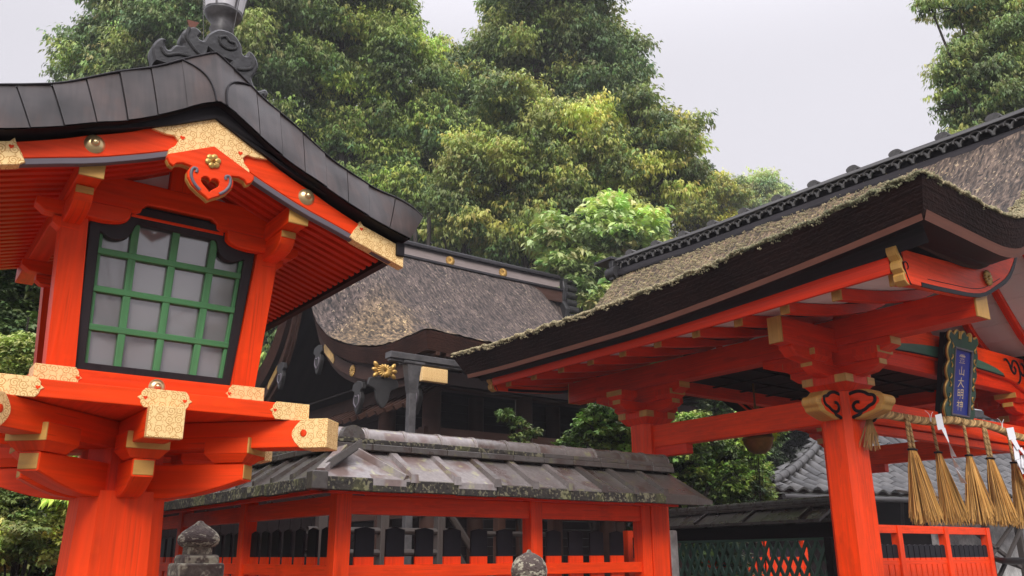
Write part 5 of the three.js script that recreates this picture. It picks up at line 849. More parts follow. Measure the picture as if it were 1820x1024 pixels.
  // body: posts, dark plank walls, brackets, slatted under-roof
  for (const x of [7.6, 9.6, 11.6, 13.4]) for (const z of [-12.6, -14.2, -20.4]) part(H, 'column', lathe([[0.17, 0], [0.16, 4.9], [0, 4.9]], 12, x, 0, z), M.brownWood);
  for (const [y0, y1] of [[4.35, 4.6], [3.5, 3.68], [2.2, 2.4]]) { part(H, 'tie_beam', box(7.4, 13.6, y0, y1, -12.7, -12.5), M.brownWood); part(H, 'tie_beam', box(7.5, 7.7, y0, y1, -20.4, -12.5), M.brownWood); }
  for (let k = 0; k < 22; k++) part(H, 'wall_plank', box(7.62, 7.66, 1.0 + k * 0.17, 1.163 + k * 0.17, -20.3, -14.2, 0.004), M.darkWood);
  for (let k = 0; k < 26; k++) part(H, 'wall_plank', box(7.6, 13.4, 0.9 + k * 0.17, 1.063 + k * 0.17, -14.3, -14.26, 0.004), M.darkWood);
  part(H, 'back_wall', box(7.6, 13.4, 0.3, 6.5, -20.5, -20.4), M.darkWood);
  part(H, 'ceiling', box(7.2, 13.8, 4.62, 4.66, -20.6, -12.0), M.darkWood);
  part(H, 'podium', box(6.6, 14.2, 0, 0.9, -21.0, -11.6, 0.02), M.brownWood);
  part(H, 'floor', box(7.0, 13.9, 0.9, 1.05, -20.8, -12.3), M.brownWood);
  for (let k = 0; k < 34; k++) part(H, 'eave_rafter', box(7.05 + k * 0.2, 7.13 + k * 0.2, 4.70, 4.80, -14.2, -11.6, 0.004), M.brownWood);
  for (let k = 0; k < 26; k++) { const z = -12.1 - k * 0.33; part(H, 'gable_rafter', beam([6.95, 3.98, z], [7.9, 4.55, z], 0.07, 0.09, 0.004), M.brownWood); }
  part(H, 'gutter', [box(5.98, 8.6, 4.44, 4.54, -11.32, -11.14, 0.01), box(6.0, 8.6, 4.40, 4.445, -11.28, -11.18, 0.01)], M.gutter);
  part(H, 'downpipe', [hexa([[6.34, 3.95, -11.29], [6.47, 3.95, -11.29], [6.47, 3.95, -11.17], [6.34, 3.95, -11.17], [6.28, 4.40, -11.31], [6.53, 4.40, -11.31], [6.53, 4.40, -11.15], [6.28, 4.40, -11.15]]), box(6.345, 6.465, 0.2, 3.955, -11.285, -11.175, 0.01), box(6.22, 6.58, 4.385, 4.425, -11.33, -11.13, 0.008)], M.gutter);
  for (let k = 0; k < 2; k++) part(H, 'wall_panel', box(7.75 + k * 2, 9.45 + k * 2, 2.4, 3.4, -14.24, -14.2, 0.01), M.cedarLip);
}
{ // dark board wall closing the court beside the sanctuary
  const W = thing('board_wall', 'dark wooden board wall behind the left wing of the roofed fence', 'wall', [4.6, 0, -14.6]);
  for (let k = 0; k < 24; k++) part(W, 'board', box(2.0 + k * 0.2, 2.193 + k * 0.2, 0, 2.55, -14.62, -14.58, 0.004), M.darkWood);
  part(W, 'coping', box(1.9, 6.9, 2.55, 2.68, -14.8, -14.4, 0.01), M.slabDark);
}
// wooden stair rail before the sanctuary, seen between the pickets
{
  const R = thing('wooden_railing', 'weathered wooden stair railing behind the picket fence', 'railing', [4.6, 0, -8.2]);
  const cyl = (a, b, r) => taper([a, [(a[0] + b[0]) / 2, (a[1] + b[1]) / 2, (a[2] + b[2]) / 2], b], r, r, 4, 8);
  for (const y of [2.06, 1.84, 1.62]) part(R, 'rail', [cyl([3.6, y, -8.3], [5.25, y, -8.3], 0.035)], M.greyWood);
  part(R, 'rail', cyl([5.25, 2.06, -8.3], [5.95, 1.2, -8.3], 0.04), M.greyWood); part(R, 'rail', cyl([5.25, 1.8, -8.3], [5.75, 1.1, -8.3], 0.032), M.greyWood);
  for (const x of [3.75, 4.45, 5.15]) part(R, 'post', [box(x - 0.05, x + 0.05, 0, 2.12, -8.36, -8.26, 0.01)], M.greyWood);
  part(R, 'finial', lathe([[0, 2.24], [0.03, 2.2], [0.06, 2.16], [0.04, 2.12], [0, 2.11]], 12, 4.45, 0, -8.31), M.greyWood);
  for (const x of [6.6, 7.5]) part(R, 'post', box(x - 0.06, x + 0.06, 0, 2.3, -9.26, -9.14, 0.01), M.brownWood);
  for (const y of [2.1, 1.85]) part(R, 'rail', cyl([6.3, y, -9.2], [7.6, y, -9.2], 0.03), M.greyWood);
}
// =====================================================================
// lattice fence under a small slab roof, behind the pavilion
// =====================================================================
{
  const a = [10.43, -7.02], b = [11.2, -10.75], L = Math.hypot(b[0] - a[0], b[1] - a[1]);
  const F = thing('lattice_fence', 'dark framed fence with green diamond lattice under a small dark slab roof', 'fence', [a[0], 0, a[1]]);
  F.rotation.y = Math.atan2(-(b[1] - a[1]), b[0] - a[0]); // local +x runs along the fence
  const lp = (nm, g, m, par = F) => { g = Array.isArray(g) ? mergeGeometries(g.map(flat)) : g; const q = new THREE.Mesh(g, m); q.name = nm; q.castShadow = q.receiveShadow = true; par.add(q); return q; };
  lp('top_beam', box(-0.2, L + 0.1, 1.80, 1.99, -0.05, 0.05), M.darkWood);
  for (const x of [-0.05, L + 0.02]) lp('post', box(x - 0.06, x + 0.06, 0, 1.8, -0.06, 0.06), M.darkWood);
  lp('lattice_frame', [box(0.02, L - 0.05, 1.765, 1.80, -0.03, 0.03), box(0.02, L - 0.05, 0.3, 0.36, -0.03, 0.03)], M.greenDark);
  const n = 20, y0 = 0.36, y1 = 1.765, run = 0.80;
  for (const s of [-1, 1]) for (let k = -6; k < n; k++) {
    let xa = k * L / n * 1.0, xb = xa + run * 1.0, ya = y0, yb = y1; if (s < 0) [xa, xb] = [xb, xa];
    const cut = (x0, y0, x1, y1) => { const f = (x, lim) => y0 + (lim - x0) / (x1 - x0) * (y1 - y0); let A0 = [x0, y0], B0 = [x1, y1]; for (const lim of [0.02, L - 0.05]) { if ((A0[0] - lim) * (B0[0] - lim) < 0) { const m = [lim, f(0, lim)]; if (lim < 1 ? A0[0] < lim : A0[0] > lim) A0 = m; else B0 = m; } } return [A0, B0]; };
    const [p, q] = cut(xa, ya, xb, yb); const mid = (p[0] + q[0]) / 2; if (mid < 0.02 || mid > L - 0.05) continue;
    lp('lattice_strip', beam([p[0], p[1], s * 0.012], [q[0], q[1], s * 0.012], 0.02, 0.054, 0.002), M.greenDark);
  }
  // roof
  for (const s of [1, -1]) { for (let k = 0; k < 11; k++) { const x0 = -0.25 + k * 0.385, x1 = x0 + 0.378; lp('roof_slab', hexa(s > 0 ? [[x0, 1.99, 0.34], [x1, 1.99, 0.34], [x1, 2.17, 0.05], [x0, 2.17, 0.05], [x0, 2.03, 0.34], [x1, 2.03, 0.34], [x1, 2.21, 0.05], [x0, 2.21, 0.05]] : [[x0, 2.17, -0.05], [x1, 2.17, -0.05], [x1, 1.99, -0.34], [x0, 1.99, -0.34], [x0, 2.21, -0.05], [x1, 2.21, -0.05], [x1, 2.03, -0.34], [x0, 2.03, -0.34]]), M.slabDark); if (s > 0 || k % 3 === 0) lp('roof_rib', beam([x1 + 0.003, 2.045, s * 0.345], [x1 + 0.003, 2.225, s * 0.05], 0.04, 0.045, 0.004), M.slabDark); if (s > 0) lp('eave_stone', box(x0, x1, 1.965, 2.03, 0.335, 0.365, 0.006), M.slabDark); } }
  for (let k = 0; k < 16; k++) { const x0 = -0.3 + k * 0.268, x1 = x0 + 0.266; lp('ridge_course', [box(x0, x1, 2.20, 2.235, -0.12, 0.12, 0.006), box(x0 + 0.02, x1 + 0.02, 2.237, 2.27, -0.09, 0.09, 0.006)], M.slabDark); const g = new THREE.CylinderGeometry(0.06, 0.06, 0.262, 12); g.rotateZ(Math.PI / 2); g.translate((x0 + x1) / 2, 2.275, 0); lp('ridge_cap', flat(g), M.slabDark); }
}
// red picket fences seen behind the lattice and on the right
{
  const mk = (x0, x1, z, label, y0, nb) => {
    const F = thing('picket_fence', label, 'fence', [x0, 0, z]);
    const n = Math.round((x1 - x0) / 1.7), st = (x1 - x0) / n;
    part(F, 'top_rail', box(x0, x1, 1.925, 2.06, z - 0.05, z + 0.05), M.verm);
    part(F, 'rail', box(x0, x1, 1.40, 1.47, z - 0.03, z + 0.035), M.verm); part(F, 'rail', box(x0, x1, 0.4, 0.5, z - 0.03, z + 0.035), M.verm);
    for (let k = 0; k <= n; k++) part(F, 'post', box(x0 + k * st - 0.07, x0 + k * st + 0.07, 0, 2.06, z - 0.07, z + 0.07), M.verm);
    const g = box(-0.076, 0.076, 0.1, 1.51, -0.012, 0.012, 0.003), d = slabXY([[-0.076, 1.512], [0.076, 1.512], [0.076, 1.72], [0, 1.74], [-0.076, 1.72]], 0.011, 0.022, 0);
    for (let k = 0; k < n; k++) for (let j = 0; j < nb; j++) { const p = piece(F, 'picket', g, M.verm, [x0 + k * st + 0.16 + j * (st - 0.32) / (nb - 1), 0, z + 0.02]); const t = new THREE.Mesh(d, M.blackPaint); t.name = 'picket_tip'; t.castShadow = t.receiveShadow = true; p.add(t); }
    return F;
  };
  mk(13.1, 17.9, -8.5, 'vermilion picket fence on the right behind the straw tassels', 0, 8);
  mk(13.0, 19.0, -13.5, 'vermilion picket fence seen through the green diamond lattice', 0, 8);
}
// tiled building behind, its hipped roof corner sweeping up
{
  const rot = 0.2, ox = 18.6, oz = -14.0; // roof corner
  const T = thing('tiled_hall', 'hall with grey interlocking roof tiles and a curved hip ridge behind the pavilion', 'building', [ox, 0, oz]);
  T.rotation.y = -rot * 0 + -0.2; 
  const lp = (nm, g, m, par = T) => { g = Array.isArray(g) ? mergeGeometries(g.map(flat)) : g; const q = new THREE.Mesh(g, m); q.name = nm; q.castShadow = q.receiveShadow = true; par.add(q); return q; };
  // local x runs along the eave, local -z goes up the slope
  const rise = (w) => 3.27 + 0.36 * w + 0.075 * w * w, K = 0.6, W = 4.6, LX = 18;
  // tiles: curved pantiles in rows
  const tg = sheet((u, v) => [(u - 0.5) * 0.49, 0.06 * Math.sin(u * Math.PI * 2 - 0.6) + 0.012 * v, -0.22 + 0.50 * v], 6, 1, (u, v) => [u * 0.3, v * 0.3]); const tgF = flat(tg);
  const tf = mergeGeometries([tgF, flat(sheet((u, v) => [(u - 0.5) * 0.49, 0.012 + 0.06 * Math.sin(u * Math.PI * 2 - 0.6) - 0.05 * v, 0.28], 6, 1))]);
  const mats = [M.tile, std({ color: C(0.105, 0.098, 0.095), map: mottle, roughnessMap: roughWet, roughness: 0.65 }), std({ color: C(0.04, 0.037, 0.036), map: mottle, roughnessMap: roughWet, roughness: 0.65 })];
  const rows = 12, put = []; 
  for (let r = 0; r < rows; r++) { const w = r * 0.40; for (let k = 0; k < 40; k++) { const x = k * 0.465; if (x < w / K - 0.1) continue; put.push([x, w, r, k]); } }
  let cnt = 0; const rest = [[], [], []];
  for (const [x, w, r, k] of put) { const y = rise(w), sl = Math.atan(0.36 + 0.15 * w), mi = Math.floor(rnd() * 3); if (k < 26 && cnt < 290) { const m = lp('roof_tile', tf, mats[mi]); m.position.set(x, y + rr(-0.006, 0.006), -w); m.rotation.x = sl; cnt++; } else { const g = tf.clone(); g.rotateX(sl); g.translate(x, y, -w); rest[mi].push(g); } }
  rest.forEach((g, i) => { if (g.length) { const m = lp('roof_tiles', g, mats[i]); m.userData.kind = 'stuff'; } });
  // hipped left slope
  const hipL = []; for (let r = 0; r < rows; r++) { const w = r * 0.40; for (let k = 0; k < 17; k++) { const z = -k * 0.465; if (-z < w || -z > w + 0.75) continue; const g = tf.clone(); g.rotateX(Math.atan((0.36 + 0.15 * w) * K)); g.rotateY(-Math.PI / 2); g.translate(w / K, rise(w), z); hipL.push(g); } }
  const hl = lp('roof_tiles', hipL, M.tile); hl.userData.kind = 'stuff';
  lp('roof_deck', [sheet((u, v) => { const w = W * v; return [w / K + (LX - w / K) * u, rise(w) - 0.07, -w]; }, 8, 10)], M.ridgeTile);
  // hip ridge: big round tiles and a stepped edge
  const hp = (t) => [t * W / K, rise(t * W) + 0.09, -t * W];
  for (let k = 0; k < 13; k++) { const g = taper([hp(k / 13), hp((k + 0.5) / 13), hp((k + 0.96) / 13)], 0.12, 0.115, 4, 10); lp('hip_tile', g, mats[1]); const c = hp((k + 0.5) / 13); lp('edge_tile', (() => { const q = box(-0.16, 0.0, -0.03, 0.02, -0.17, 0.17, 0.01); q.rotateZ(0.5); q.translate(c[0] - 0.12, c[1] - 0.05, c[2] - 0.2); return q; })(), mats[0]); }
  lp('end_tile', (() => { const g = new THREE.CylinderGeometry(0.12, 0.12, 0.1, 16); g.rotateX(Math.PI / 2); g.rotateY(-0.78); g.translate(-0.05, 3.47, 0.08); return flat(g); })(), M.ridgeTile);
  lp('eave_board', box(-0.3, LX, 3.10, 3.19, -0.12, 0.05, 0.01), M.brownWood); lp('eave_board', box(-0.3, -0.1, 3.10, 3.19, -6, 0.05, 0.01), M.brownWood);
  lp('gutter', (() => { const g = new THREE.CylinderGeometry(0.075, 0.075, LX, 10); g.rotateZ(Math.PI / 2); g.translate(LX / 2 + 0.2, 2.98, 0.22); return flat(g); })(), M.gutter);
  lp('upper_roof', box(W / K + 0.4, LX, rise(W) + 0.0, rise(W) + 0.3, -W - 0.3, -W + 0.1, 0.02), M.ridgeTile);
  lp('wall', box(1.2, LX, 0, 3.1, -W - 1, -1.3), M.darkWood);
  for (let k = 0; k < 7; k++) lp('strut', beam([0.6 + k * 1.3, 2.95, 0.1], [2.0 + k * 1.3, 2.35, -1.2], 0.07, 0.09, 0.006), M.greyWood);
  for (let k = 0; k < 26; k++) lp('rafter', box(0.1 + k * 0.5, 0.18 + k * 0.5, 3.0, 3.09, -1.3, -0.02, 0.006), M.brownWood);
}
// open timber shed with crossed braces at the right edge
{
  const S = thing('timber_shed', 'grey timber shed with crossed braces and pale wall at the right edge', 'shed', [18.4, 0, -8.2]);
  part(S, 'wall', box(17.9, 22, 0, 2.2, -9.6, -9.5), M.plaster);
  for (const [p, q] of [[[17.6, 1.2, -8.6], [20, 2.5, -8.6]], [[17.4, 2.1, -8.6], [19.4, 1.3, -8.6]], [[17.5, 1.7, -8.7], [20.4, 1.15, -8.7]], [[18.0, 1.0, -8.5], [19.8, 2.3, -8.5]]]) part(S, 'brace', beam(p, q, 0.06, 0.07, 0.006), M.greyWood);
  for (const x of [18.2, 19.6]) part(S, 'post', box(x, x + 0.12, 0, 2.5, -8.7, -8.58, 0.01), M.greyWood);
  part(S, 'basin', (() => { const g = new THREE.SphereGeometry(0.4, 16, 8, 0, 6.283, 1.57, 1.57); g.scale(1.2, 0.35, 0.8); g.translate(18.4, 1.5, -8.3); return flat(g); })(), M.ridgeTile);
  part(S, 'roof', hexa([[17.2, 2.45, -8.2], [22, 2.45, -8.2], [22, 2.8, -9.8], [17.2, 2.8, -9.8], [17.2, 2.5, -8.2], [22, 2.5, -8.2], [22, 2.85, -9.8], [17.2, 2.85, -9.8]]), M.greyWood);
}
// eave corner of a small red hut at the far left
{
  const S = thing('small_hut', 'corner of a small red hut with grey gutter at the left edge', 'hut', [0.4, 0, -7.2]);
  part(S, 'wall', box(-0.2, 0.735, 0, 2.0, -7.8, -7.0, 0.01), M.vermOld); part(S, 'roof', box(-0.3, 0.80, 2.085, 2.115, -8.0, -6.85, 0.01), M.gutter); part(S, 'gutter', box(-0.3, 0.80, 2.0, 2.085, -6.86, -6.78, 0.015), M.gutter);
}
// boulders under the left shrubs
for (const [x, y, z, s, lb] of [[1.02, 1.3, -6.2, 0.34, 'grey boulder right of the other two, beside the lantern post'], [0.72, 1.2, -6.4, 0.36, 'grey boulder in the middle of three under the left shrubs'], [0.4, 1.15, -6.6, 0.35, 'leftmost grey boulder under the shrubs']]) {
  const R = thing('boulder', lb, 'boulder', [x, 0, z]), g = new THREE.IcosahedronGeometry(s, 4), p = g.attributes.position;
  for (let k = 0; k < p.count; k++) { const a = [p.getX(k), p.getY(k), p.getZ(k)], n = 0.75 + 0.5 * vnoise(a[0] * 4 + 20 + x * 9, a[1] * 4 + a[2] * 3 + 20, 999, 999, 21) + 0.1 * vnoise(a[0] * 16 + 50, a[1] * 16 + a[2] * 11 + 50, 999, 999, 22); p.setXYZ(k, a[0] * n * 1.2, a[1] * n, a[2] * n); }
  g.computeVertexNormals(); g.translate(x, y - s * 0.7, z); part(R, 'rock', uvBox(flat(g)), M.stone);
  part(R, 'base_rock', hexa([[x - s, 0, z + s], [x + s, 0, z + s], [x + s, 0, z - s], [x - s, 0, z - s], [x - s * 0.7, y - s * 0.7, z + s * 0.7], [x + s * 0.7, y - s * 0.7, z + s * 0.7], [x + s * 0.7, y - s * 0.7, z - s * 0.7], [x - s * 0.7, y - s * 0.7, z - s * 0.7]]), M.stone);
}
// =====================================================================
// ground, wooded hill, trees and shrubs
// =====================================================================
function structure(name, geo, mat) { const m = new THREE.Mesh(geo, mat); m.name = name; m.userData.kind = 'structure'; m.receiveShadow = true; scene.add(m); return m; }
{
  const g = new THREE.PlaneGeometry(600, 600, 1, 1); g.rotateX(-Math.PI / 2); const uv = g.attributes.uv; for (let i = 0; i < uv.count; i++) uv.setXY(i, uv.getX(i) * 300, uv.getY(i) * 300); structure('ground', g, M.ground);
  const hy = (x, z) => { const d = -0.35 * x * 0 + -z - 24 + 0.25 * Math.max(0, 8 - x) * 0; const e = x * 0.35 - z - 30; return -0.3 + 10 * smooth(0, 34, e) + 1.2 * vnoise(x * 0.1 + 50, z * 0.1 + 90, 999, 999, 2) * smooth(0, 8, e); };
  structure('hill', sheet((u, v) => { const x = -50 + 190 * u, z = -20 - 90 * v; return [x, hy(x, z), z]; }, 60, 40, (u, v) => [u * 60, v * 30]), M.soil);
}
const leafMat = (o = {}) => phys({ color: C(1, 1, 1), roughness: 0.5, transmission: 0.4, thickness: 0, side: THREE.DoubleSide, specularIntensity: 0.6, ...o });
const LEAF = leafMat();
function leafGeo(L, W, fold, droop) { // folded, curved leaf lying along +x
  const P = [[0, 0, 0], [L * 0.42, -droop * 0.25 + fold, W / 2], [L * 0.45, -droop * 0.25, 0], [L * 0.42, -droop * 0.25 + fold, -W / 2], [L, -droop, 0]];
  const pos = []; for (const t of [[0, 1, 2], [0, 2, 3], [1, 4, 2], [2, 4, 3]]) for (const k of t) pos.push(...P[k]);
  const g = new THREE.BufferGeometry(); g.setAttribute('position', new THREE.Float32BufferAttribute(pos, 3)); g.computeVertexNormals(); return flat(g);
}
function sprayGeo(n, R, L, W, hang, s0) { // twigs with leaves turned about them
  const s1 = seed; seed = s0; const gs = [], m = new THREE.Matrix4(), e = new THREE.Euler(0, 0, 0, 'YZX');
  const tw = Math.max(3, Math.round(n / 6));
  for (let t = 0; t < tw; t++) {
    const ta = t / tw * 6.283 + rr(-0.4, 0.4), te = rr(-0.25, 0.7), c = [Math.cos(ta) * Math.cos(te), Math.sin(te), Math.sin(ta) * Math.cos(te)];
    for (let k = 0; k < n / tw; k++) {
      const f = R * (0.25 + 0.75 * (k + 1) / (n / tw)), ls = rr(0.75, 1.2), g = leafGeo(L * ls, W * ls, L * 0.07, L * 0.22);
      e.set(rr(-0.6, 0.6), -(ta + rr(-1.3, 1.3)), -hang + rr(-0.5, 0.5)); m.makeRotationFromEuler(e); m.setPosition(c[0] * f + rr(-0.1, 0.1) * R, c[1] * f * 0.7 + rr(-0.1, 0.1) * R, c[2] * f + rr(-0.1, 0.1) * R); g.applyMatrix4(m); gs.push(g);
    }
  }
  seed = s1; return mergeGeometries(gs);
}
const SPRAY = {
  oak: [1, 2, 3].map(k => sprayGeo(24, 0.36, 0.185, 0.066, 0.8, 1000 + k)),
  broad: [1, 2, 3].map(k => sprayGeo(20, 0.36, 0.28, 0.125, 0.35, 2000 + k)),
  shrub: [1, 2, 3].map(k => sprayGeo(28, 0.36, 0.21, 0.11, 0.1, 3000 + k)),
  maple: [1, 2, 3].map(k => sprayGeo(26, 0.36, 0.22, 0.12, 0.15, 4000 + k)),
};
function plant(name, label, cat, lobes, o) {
  const c = o.base ?? [lobes[0][0], 0, lobes[0][2]];
  const T = thing(name, label, cat, c, o.group);
  // trunk and limbs
  if (o.trunk) {
    const cx = lobes.reduce((a, l) => a + l[0], 0) / lobes.length, cy = lobes.reduce((a, l) => a + l[1], 0) / lobes.length, cz = lobes.reduce((a, l) => a + l[2], 0) / lobes.length, fork = [c[0] + (cx - c[0]) * 0.5, cy * 0.55 + c[1] * 0.3, c[2] + (cz - c[2]) * 0.5];
    const tr = part(T, 'trunk', taper([[c[0], c[1] - 0.2, c[2]], [c[0] + 0.05, (c[1] + fork[1]) / 2, c[2]], fork, [cx, cy + 0.5, cz]], o.trunk, o.trunk * 0.25, 16, 9), M.trunk);
    const lim = []; for (const l of lobes) lim.push(taper([fork, [(fork[0] + l[0]) / 2, (fork[1] + l[1]) / 2 + 0.4, (fork[2] + l[2]) / 2], [l[0], l[1] + l[3] * 0.4, l[2]]], o.trunk * 0.4, o.trunk * 0.08, 8, 6));
    if (lim.length) part(tr, 'limbs', lim, M.trunk);
    const tg = []; for (const l of lobes) for (let k = 0; k < 7; k++) { const a = rnd() * 6.283, e = rr(-0.5, 1.2); tg.push(taper([[l[0], l[1] - l[3] * 0.3, l[2]], [l[0] + Math.cos(a) * Math.cos(e) * l[3] * 0.45, l[1] + Math.sin(e) * l[3] * 0.4, l[2] + Math.sin(a) * Math.cos(e) * l[3] * 0.45], [l[0] + Math.cos(a) * Math.cos(e) * l[3] * 0.9, l[1] + Math.sin(e) * l[3] * 0.85, l[2] + Math.sin(a) * Math.cos(e) * l[3] * 0.9]], o.trunk * 0.12, 0.012, 5, 4)); }
    part(tr, 'twigs', tg, M.trunk, 'stuff');
  }
  const items = [[], [], []], v = new THREE.Vector3(), cc = new THREE.Color();
  for (const [lx, ly, lz, r] of lobes) {
    const nc = Math.max(5, Math.round(18 * (o.clumps ?? 1) * Math.min(1.6, r / (o.scale * 0.9))));
    for (let k = 0; k < nc; k++) {
      v.set(rr(-1, 1), rr(-0.75, 1.1), rr(-1, 1)).normalize();
      const sh = rr(0.55, 1.0), px = lx + v.x * r * sh, py = ly + v.y * r * sh * 0.95, pz = lz + v.z * r * sh, rc = r * rr(0.15, 0.42);
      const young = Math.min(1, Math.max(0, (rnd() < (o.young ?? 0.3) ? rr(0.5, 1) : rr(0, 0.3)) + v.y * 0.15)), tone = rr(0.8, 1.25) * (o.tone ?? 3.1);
      const ns = Math.max(4, Math.round((o.dens ?? 1) * 20 * (rc / (0.42 * o.scale)) ** 2));
      for (let j = 0; j < ns; j++) {
        const w = new THREE.Vector3(rr(-1, 1), rr(-0.6, 1), rr(-1, 1)).normalize(), q = rr(0.45, 1.15);
        const P = [px + w.x * rc * q * 1.15, py + w.y * rc * q * 0.85, pz + w.z * rc * q * 1.15];
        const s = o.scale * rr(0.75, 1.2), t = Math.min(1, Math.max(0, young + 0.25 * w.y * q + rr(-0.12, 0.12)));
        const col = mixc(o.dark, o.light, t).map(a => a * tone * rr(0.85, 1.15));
        items[Math.floor(rnd() * 3)].push([P, s, rr(0, 6.283), rr(-0.35, 0.35), rr(-0.35, 0.35), col]);
      }
    }
    // inner foliage that closes the crown
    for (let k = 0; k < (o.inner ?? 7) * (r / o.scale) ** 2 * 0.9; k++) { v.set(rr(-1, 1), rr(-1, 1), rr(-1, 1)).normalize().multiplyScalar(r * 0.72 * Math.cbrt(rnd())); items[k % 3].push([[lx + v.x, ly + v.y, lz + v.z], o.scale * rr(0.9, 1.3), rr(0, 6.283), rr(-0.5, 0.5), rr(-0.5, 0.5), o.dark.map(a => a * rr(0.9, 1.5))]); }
  }
  const b = baseOf.get(T), m = new THREE.Matrix4(), q = new THREE.Quaternion(), e = new THREE.Euler();
  let host = null;
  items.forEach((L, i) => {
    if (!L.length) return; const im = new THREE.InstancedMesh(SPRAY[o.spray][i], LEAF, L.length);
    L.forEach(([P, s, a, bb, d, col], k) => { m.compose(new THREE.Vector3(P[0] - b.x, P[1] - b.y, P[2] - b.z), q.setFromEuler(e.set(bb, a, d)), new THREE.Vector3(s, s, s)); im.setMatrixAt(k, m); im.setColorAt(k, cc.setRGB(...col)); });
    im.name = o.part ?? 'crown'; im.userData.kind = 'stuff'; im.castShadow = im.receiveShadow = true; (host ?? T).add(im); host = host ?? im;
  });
  return T;
}
const G = { dark: [0.040, 0.066, 0.022], light: [0.19, 0.215, 0.055] };
plant('broadleaf_tree', 'tall pale grey-green tree behind the lantern roof, leftmost of the big trees', 'tree', [[4.6,19.2,-28.8,1.49],[3.7,18.4,-29.8,1.09],[3.6,17.6,-30.2,0.99],[6.2,19.2,-27.7,2.18],[7.9,19.5,-26.3,2.18],[5.3,21.8,-27.3,2.58],[7.7,17.3,-27.3,2.18],[6.0,16.2,-28.6,2.0],[4.9,17.2,-29.4,1.5]], { base: [6, 0, -29], trunk: 0.4, spray: 'oak', scale: 1.0, young: 0.22, dark: [0.06, 0.088, 0.04], light: [0.18, 0.21, 0.07], tone: 3.1 });
plant('broadleaf_tree', 'dense dark green tree between the lantern roof and the sanctuary ridge', 'tree', [[9.9,20.3,-27.1,2.33],[11.5,20.7,-25.8,2.33],[12.7,20.6,-24.9,1.38],[11.0,17.9,-27.2,2.54],[12.7,17.1,-26.3,2.12],[13.5,18.9,-25.0,1.69],[12.9,14.9,-27.0,2.33],[14.3,14.7,-26.0,1.90],[14.7,16.5,-25.1,1.69],[10.8,22.9,-25.4,2.54],[11.1,15.5,-28.1,2.12],[10.6,13.0,-29.0,2.2]], { base: [12.6, 3, -27], trunk: 0.45, spray: 'oak', scale: 1.0, young: 0.30, dark: G.dark, light: [0.20, 0.235, 0.055] });
plant('broadleaf_tree', 'tallest tree, its grey-green crown reaching out of the top centre of the picture', 'tree', [[18.7,22.7,-23.6,2.20],[20.3,22.0,-22.6,1.74],[21.7,20.6,-22.2,1.62],[19.3,20.3,-24.1,2.78],[17.7,20.7,-25.0,1.39],[16.2,20.2,-26.0,1.45],[19.3,24.7,-22.4,2.55],[21.0,19.4,-23.2,2.08],[17.7,18.7,-25.8,2.08]], { base: [19.5, 4, -25], trunk: 0.45, spray: 'oak', scale: 1.05, young: 0.22, dark: [0.045, 0.072, 0.028], light: [0.17, 0.19, 0.05] });
plant('broadleaf_tree', 'yellow-green tree with young leaves right of centre above the sanctuary ridge', 'tree', [[14.7,15.7,-20.1,1.20],[15.7,14.6,-19.9,1.57],[17.2,14.2,-18.8,1.57],[18.3,14.9,-17.8,1.20],[19.1,14.7,-17.2,1.15],[16.7,12.8,-19.7,1.67],[18.2,13.0,-18.6,1.48],[14.8,13.4,-20.9,1.67],[14.4,12.0,-21.8,1.48],[19.5,13.3,-17.5,1.20],[15.9,11.8,-20.8,1.48]], { base: [16.8, 0, -21.6], trunk: 0.38, spray: 'oak', scale: 0.95, young: 0.5, dark: [0.046, 0.07, 0.024], light: [0.21, 0.22, 0.06] });
plant('broadleaf_tree', 'small yellowish tree beside the pavilion ridge at the right end of the wood', 'tree', [[29.1,17.0,-24.6,1.46],[29.8,17.5,-23.9,1.19],[28.7,15.8,-25.4,1.59]], { base: [29, 4, -25], trunk: 0.25, spray: 'oak', scale: 0.95, young: 0.6, dark: [0.06, 0.08, 0.02], light: [0.26, 0.24, 0.05] });
plant('broadleaf_tree', 'bright green broad-leaved tree just behind the right end of the sanctuary ridge', 'tree', [[15.1,10.3,-16.7,0.79],[15.8,10.1,-16.3,1.08],[14.7,10.0,-17.1,0.87],[16.6,9.9,-15.8,0.67],[14.9,9.1,-17.3,0.79],[15.5,8.9,-16.9,0.95],[14.9,8.2,-17.6,0.55],[16.4,9.1,-16.2,0.71],[15.6,7.7,-16.9,0.8]], { base: [15.6, 0, -17], trunk: 0.14, spray: 'broad', scale: 0.85, dens: 0.9, young: 0.75, dark: [0.06, 0.09, 0.04], light: [0.215, 0.25, 0.105] });
for (const [lb, L] of [['hazy far-off tree to the left of the sky gap above the pavilion roof', [[46.7,25.4,-34.3,1.9],[45.6,25.6,-35.1,1.4],[48.0,25.3,-33.4,1.3],[46.5,23.5,-34.3,1.8]]]]) plant('broadleaf_tree', lb, 'tree', L, { base: [46.7, 8, -34.5], trunk: 0.4, spray: 'oak', scale: 1.3, young: 0.5, dark: [0.07, 0.10, 0.05], light: [0.2, 0.22, 0.08] });
plant('conifer', 'dark pointed conifer tip rising between the big trees and the far-off tree', 'tree', [[36.7,22.0,-30.0,0.62],[36.65,22.8,-29.9,0.38],[36.6,23.4,-29.8,0.2],[36.7,21,-30,0.9]], { base: [36.7, 6, -30], trunk: 0.25, spray: 'oak', scale: 0.7, young: 0.05, dark: [0.04, 0.06, 0.03], light: [0.1, 0.13, 0.05] });
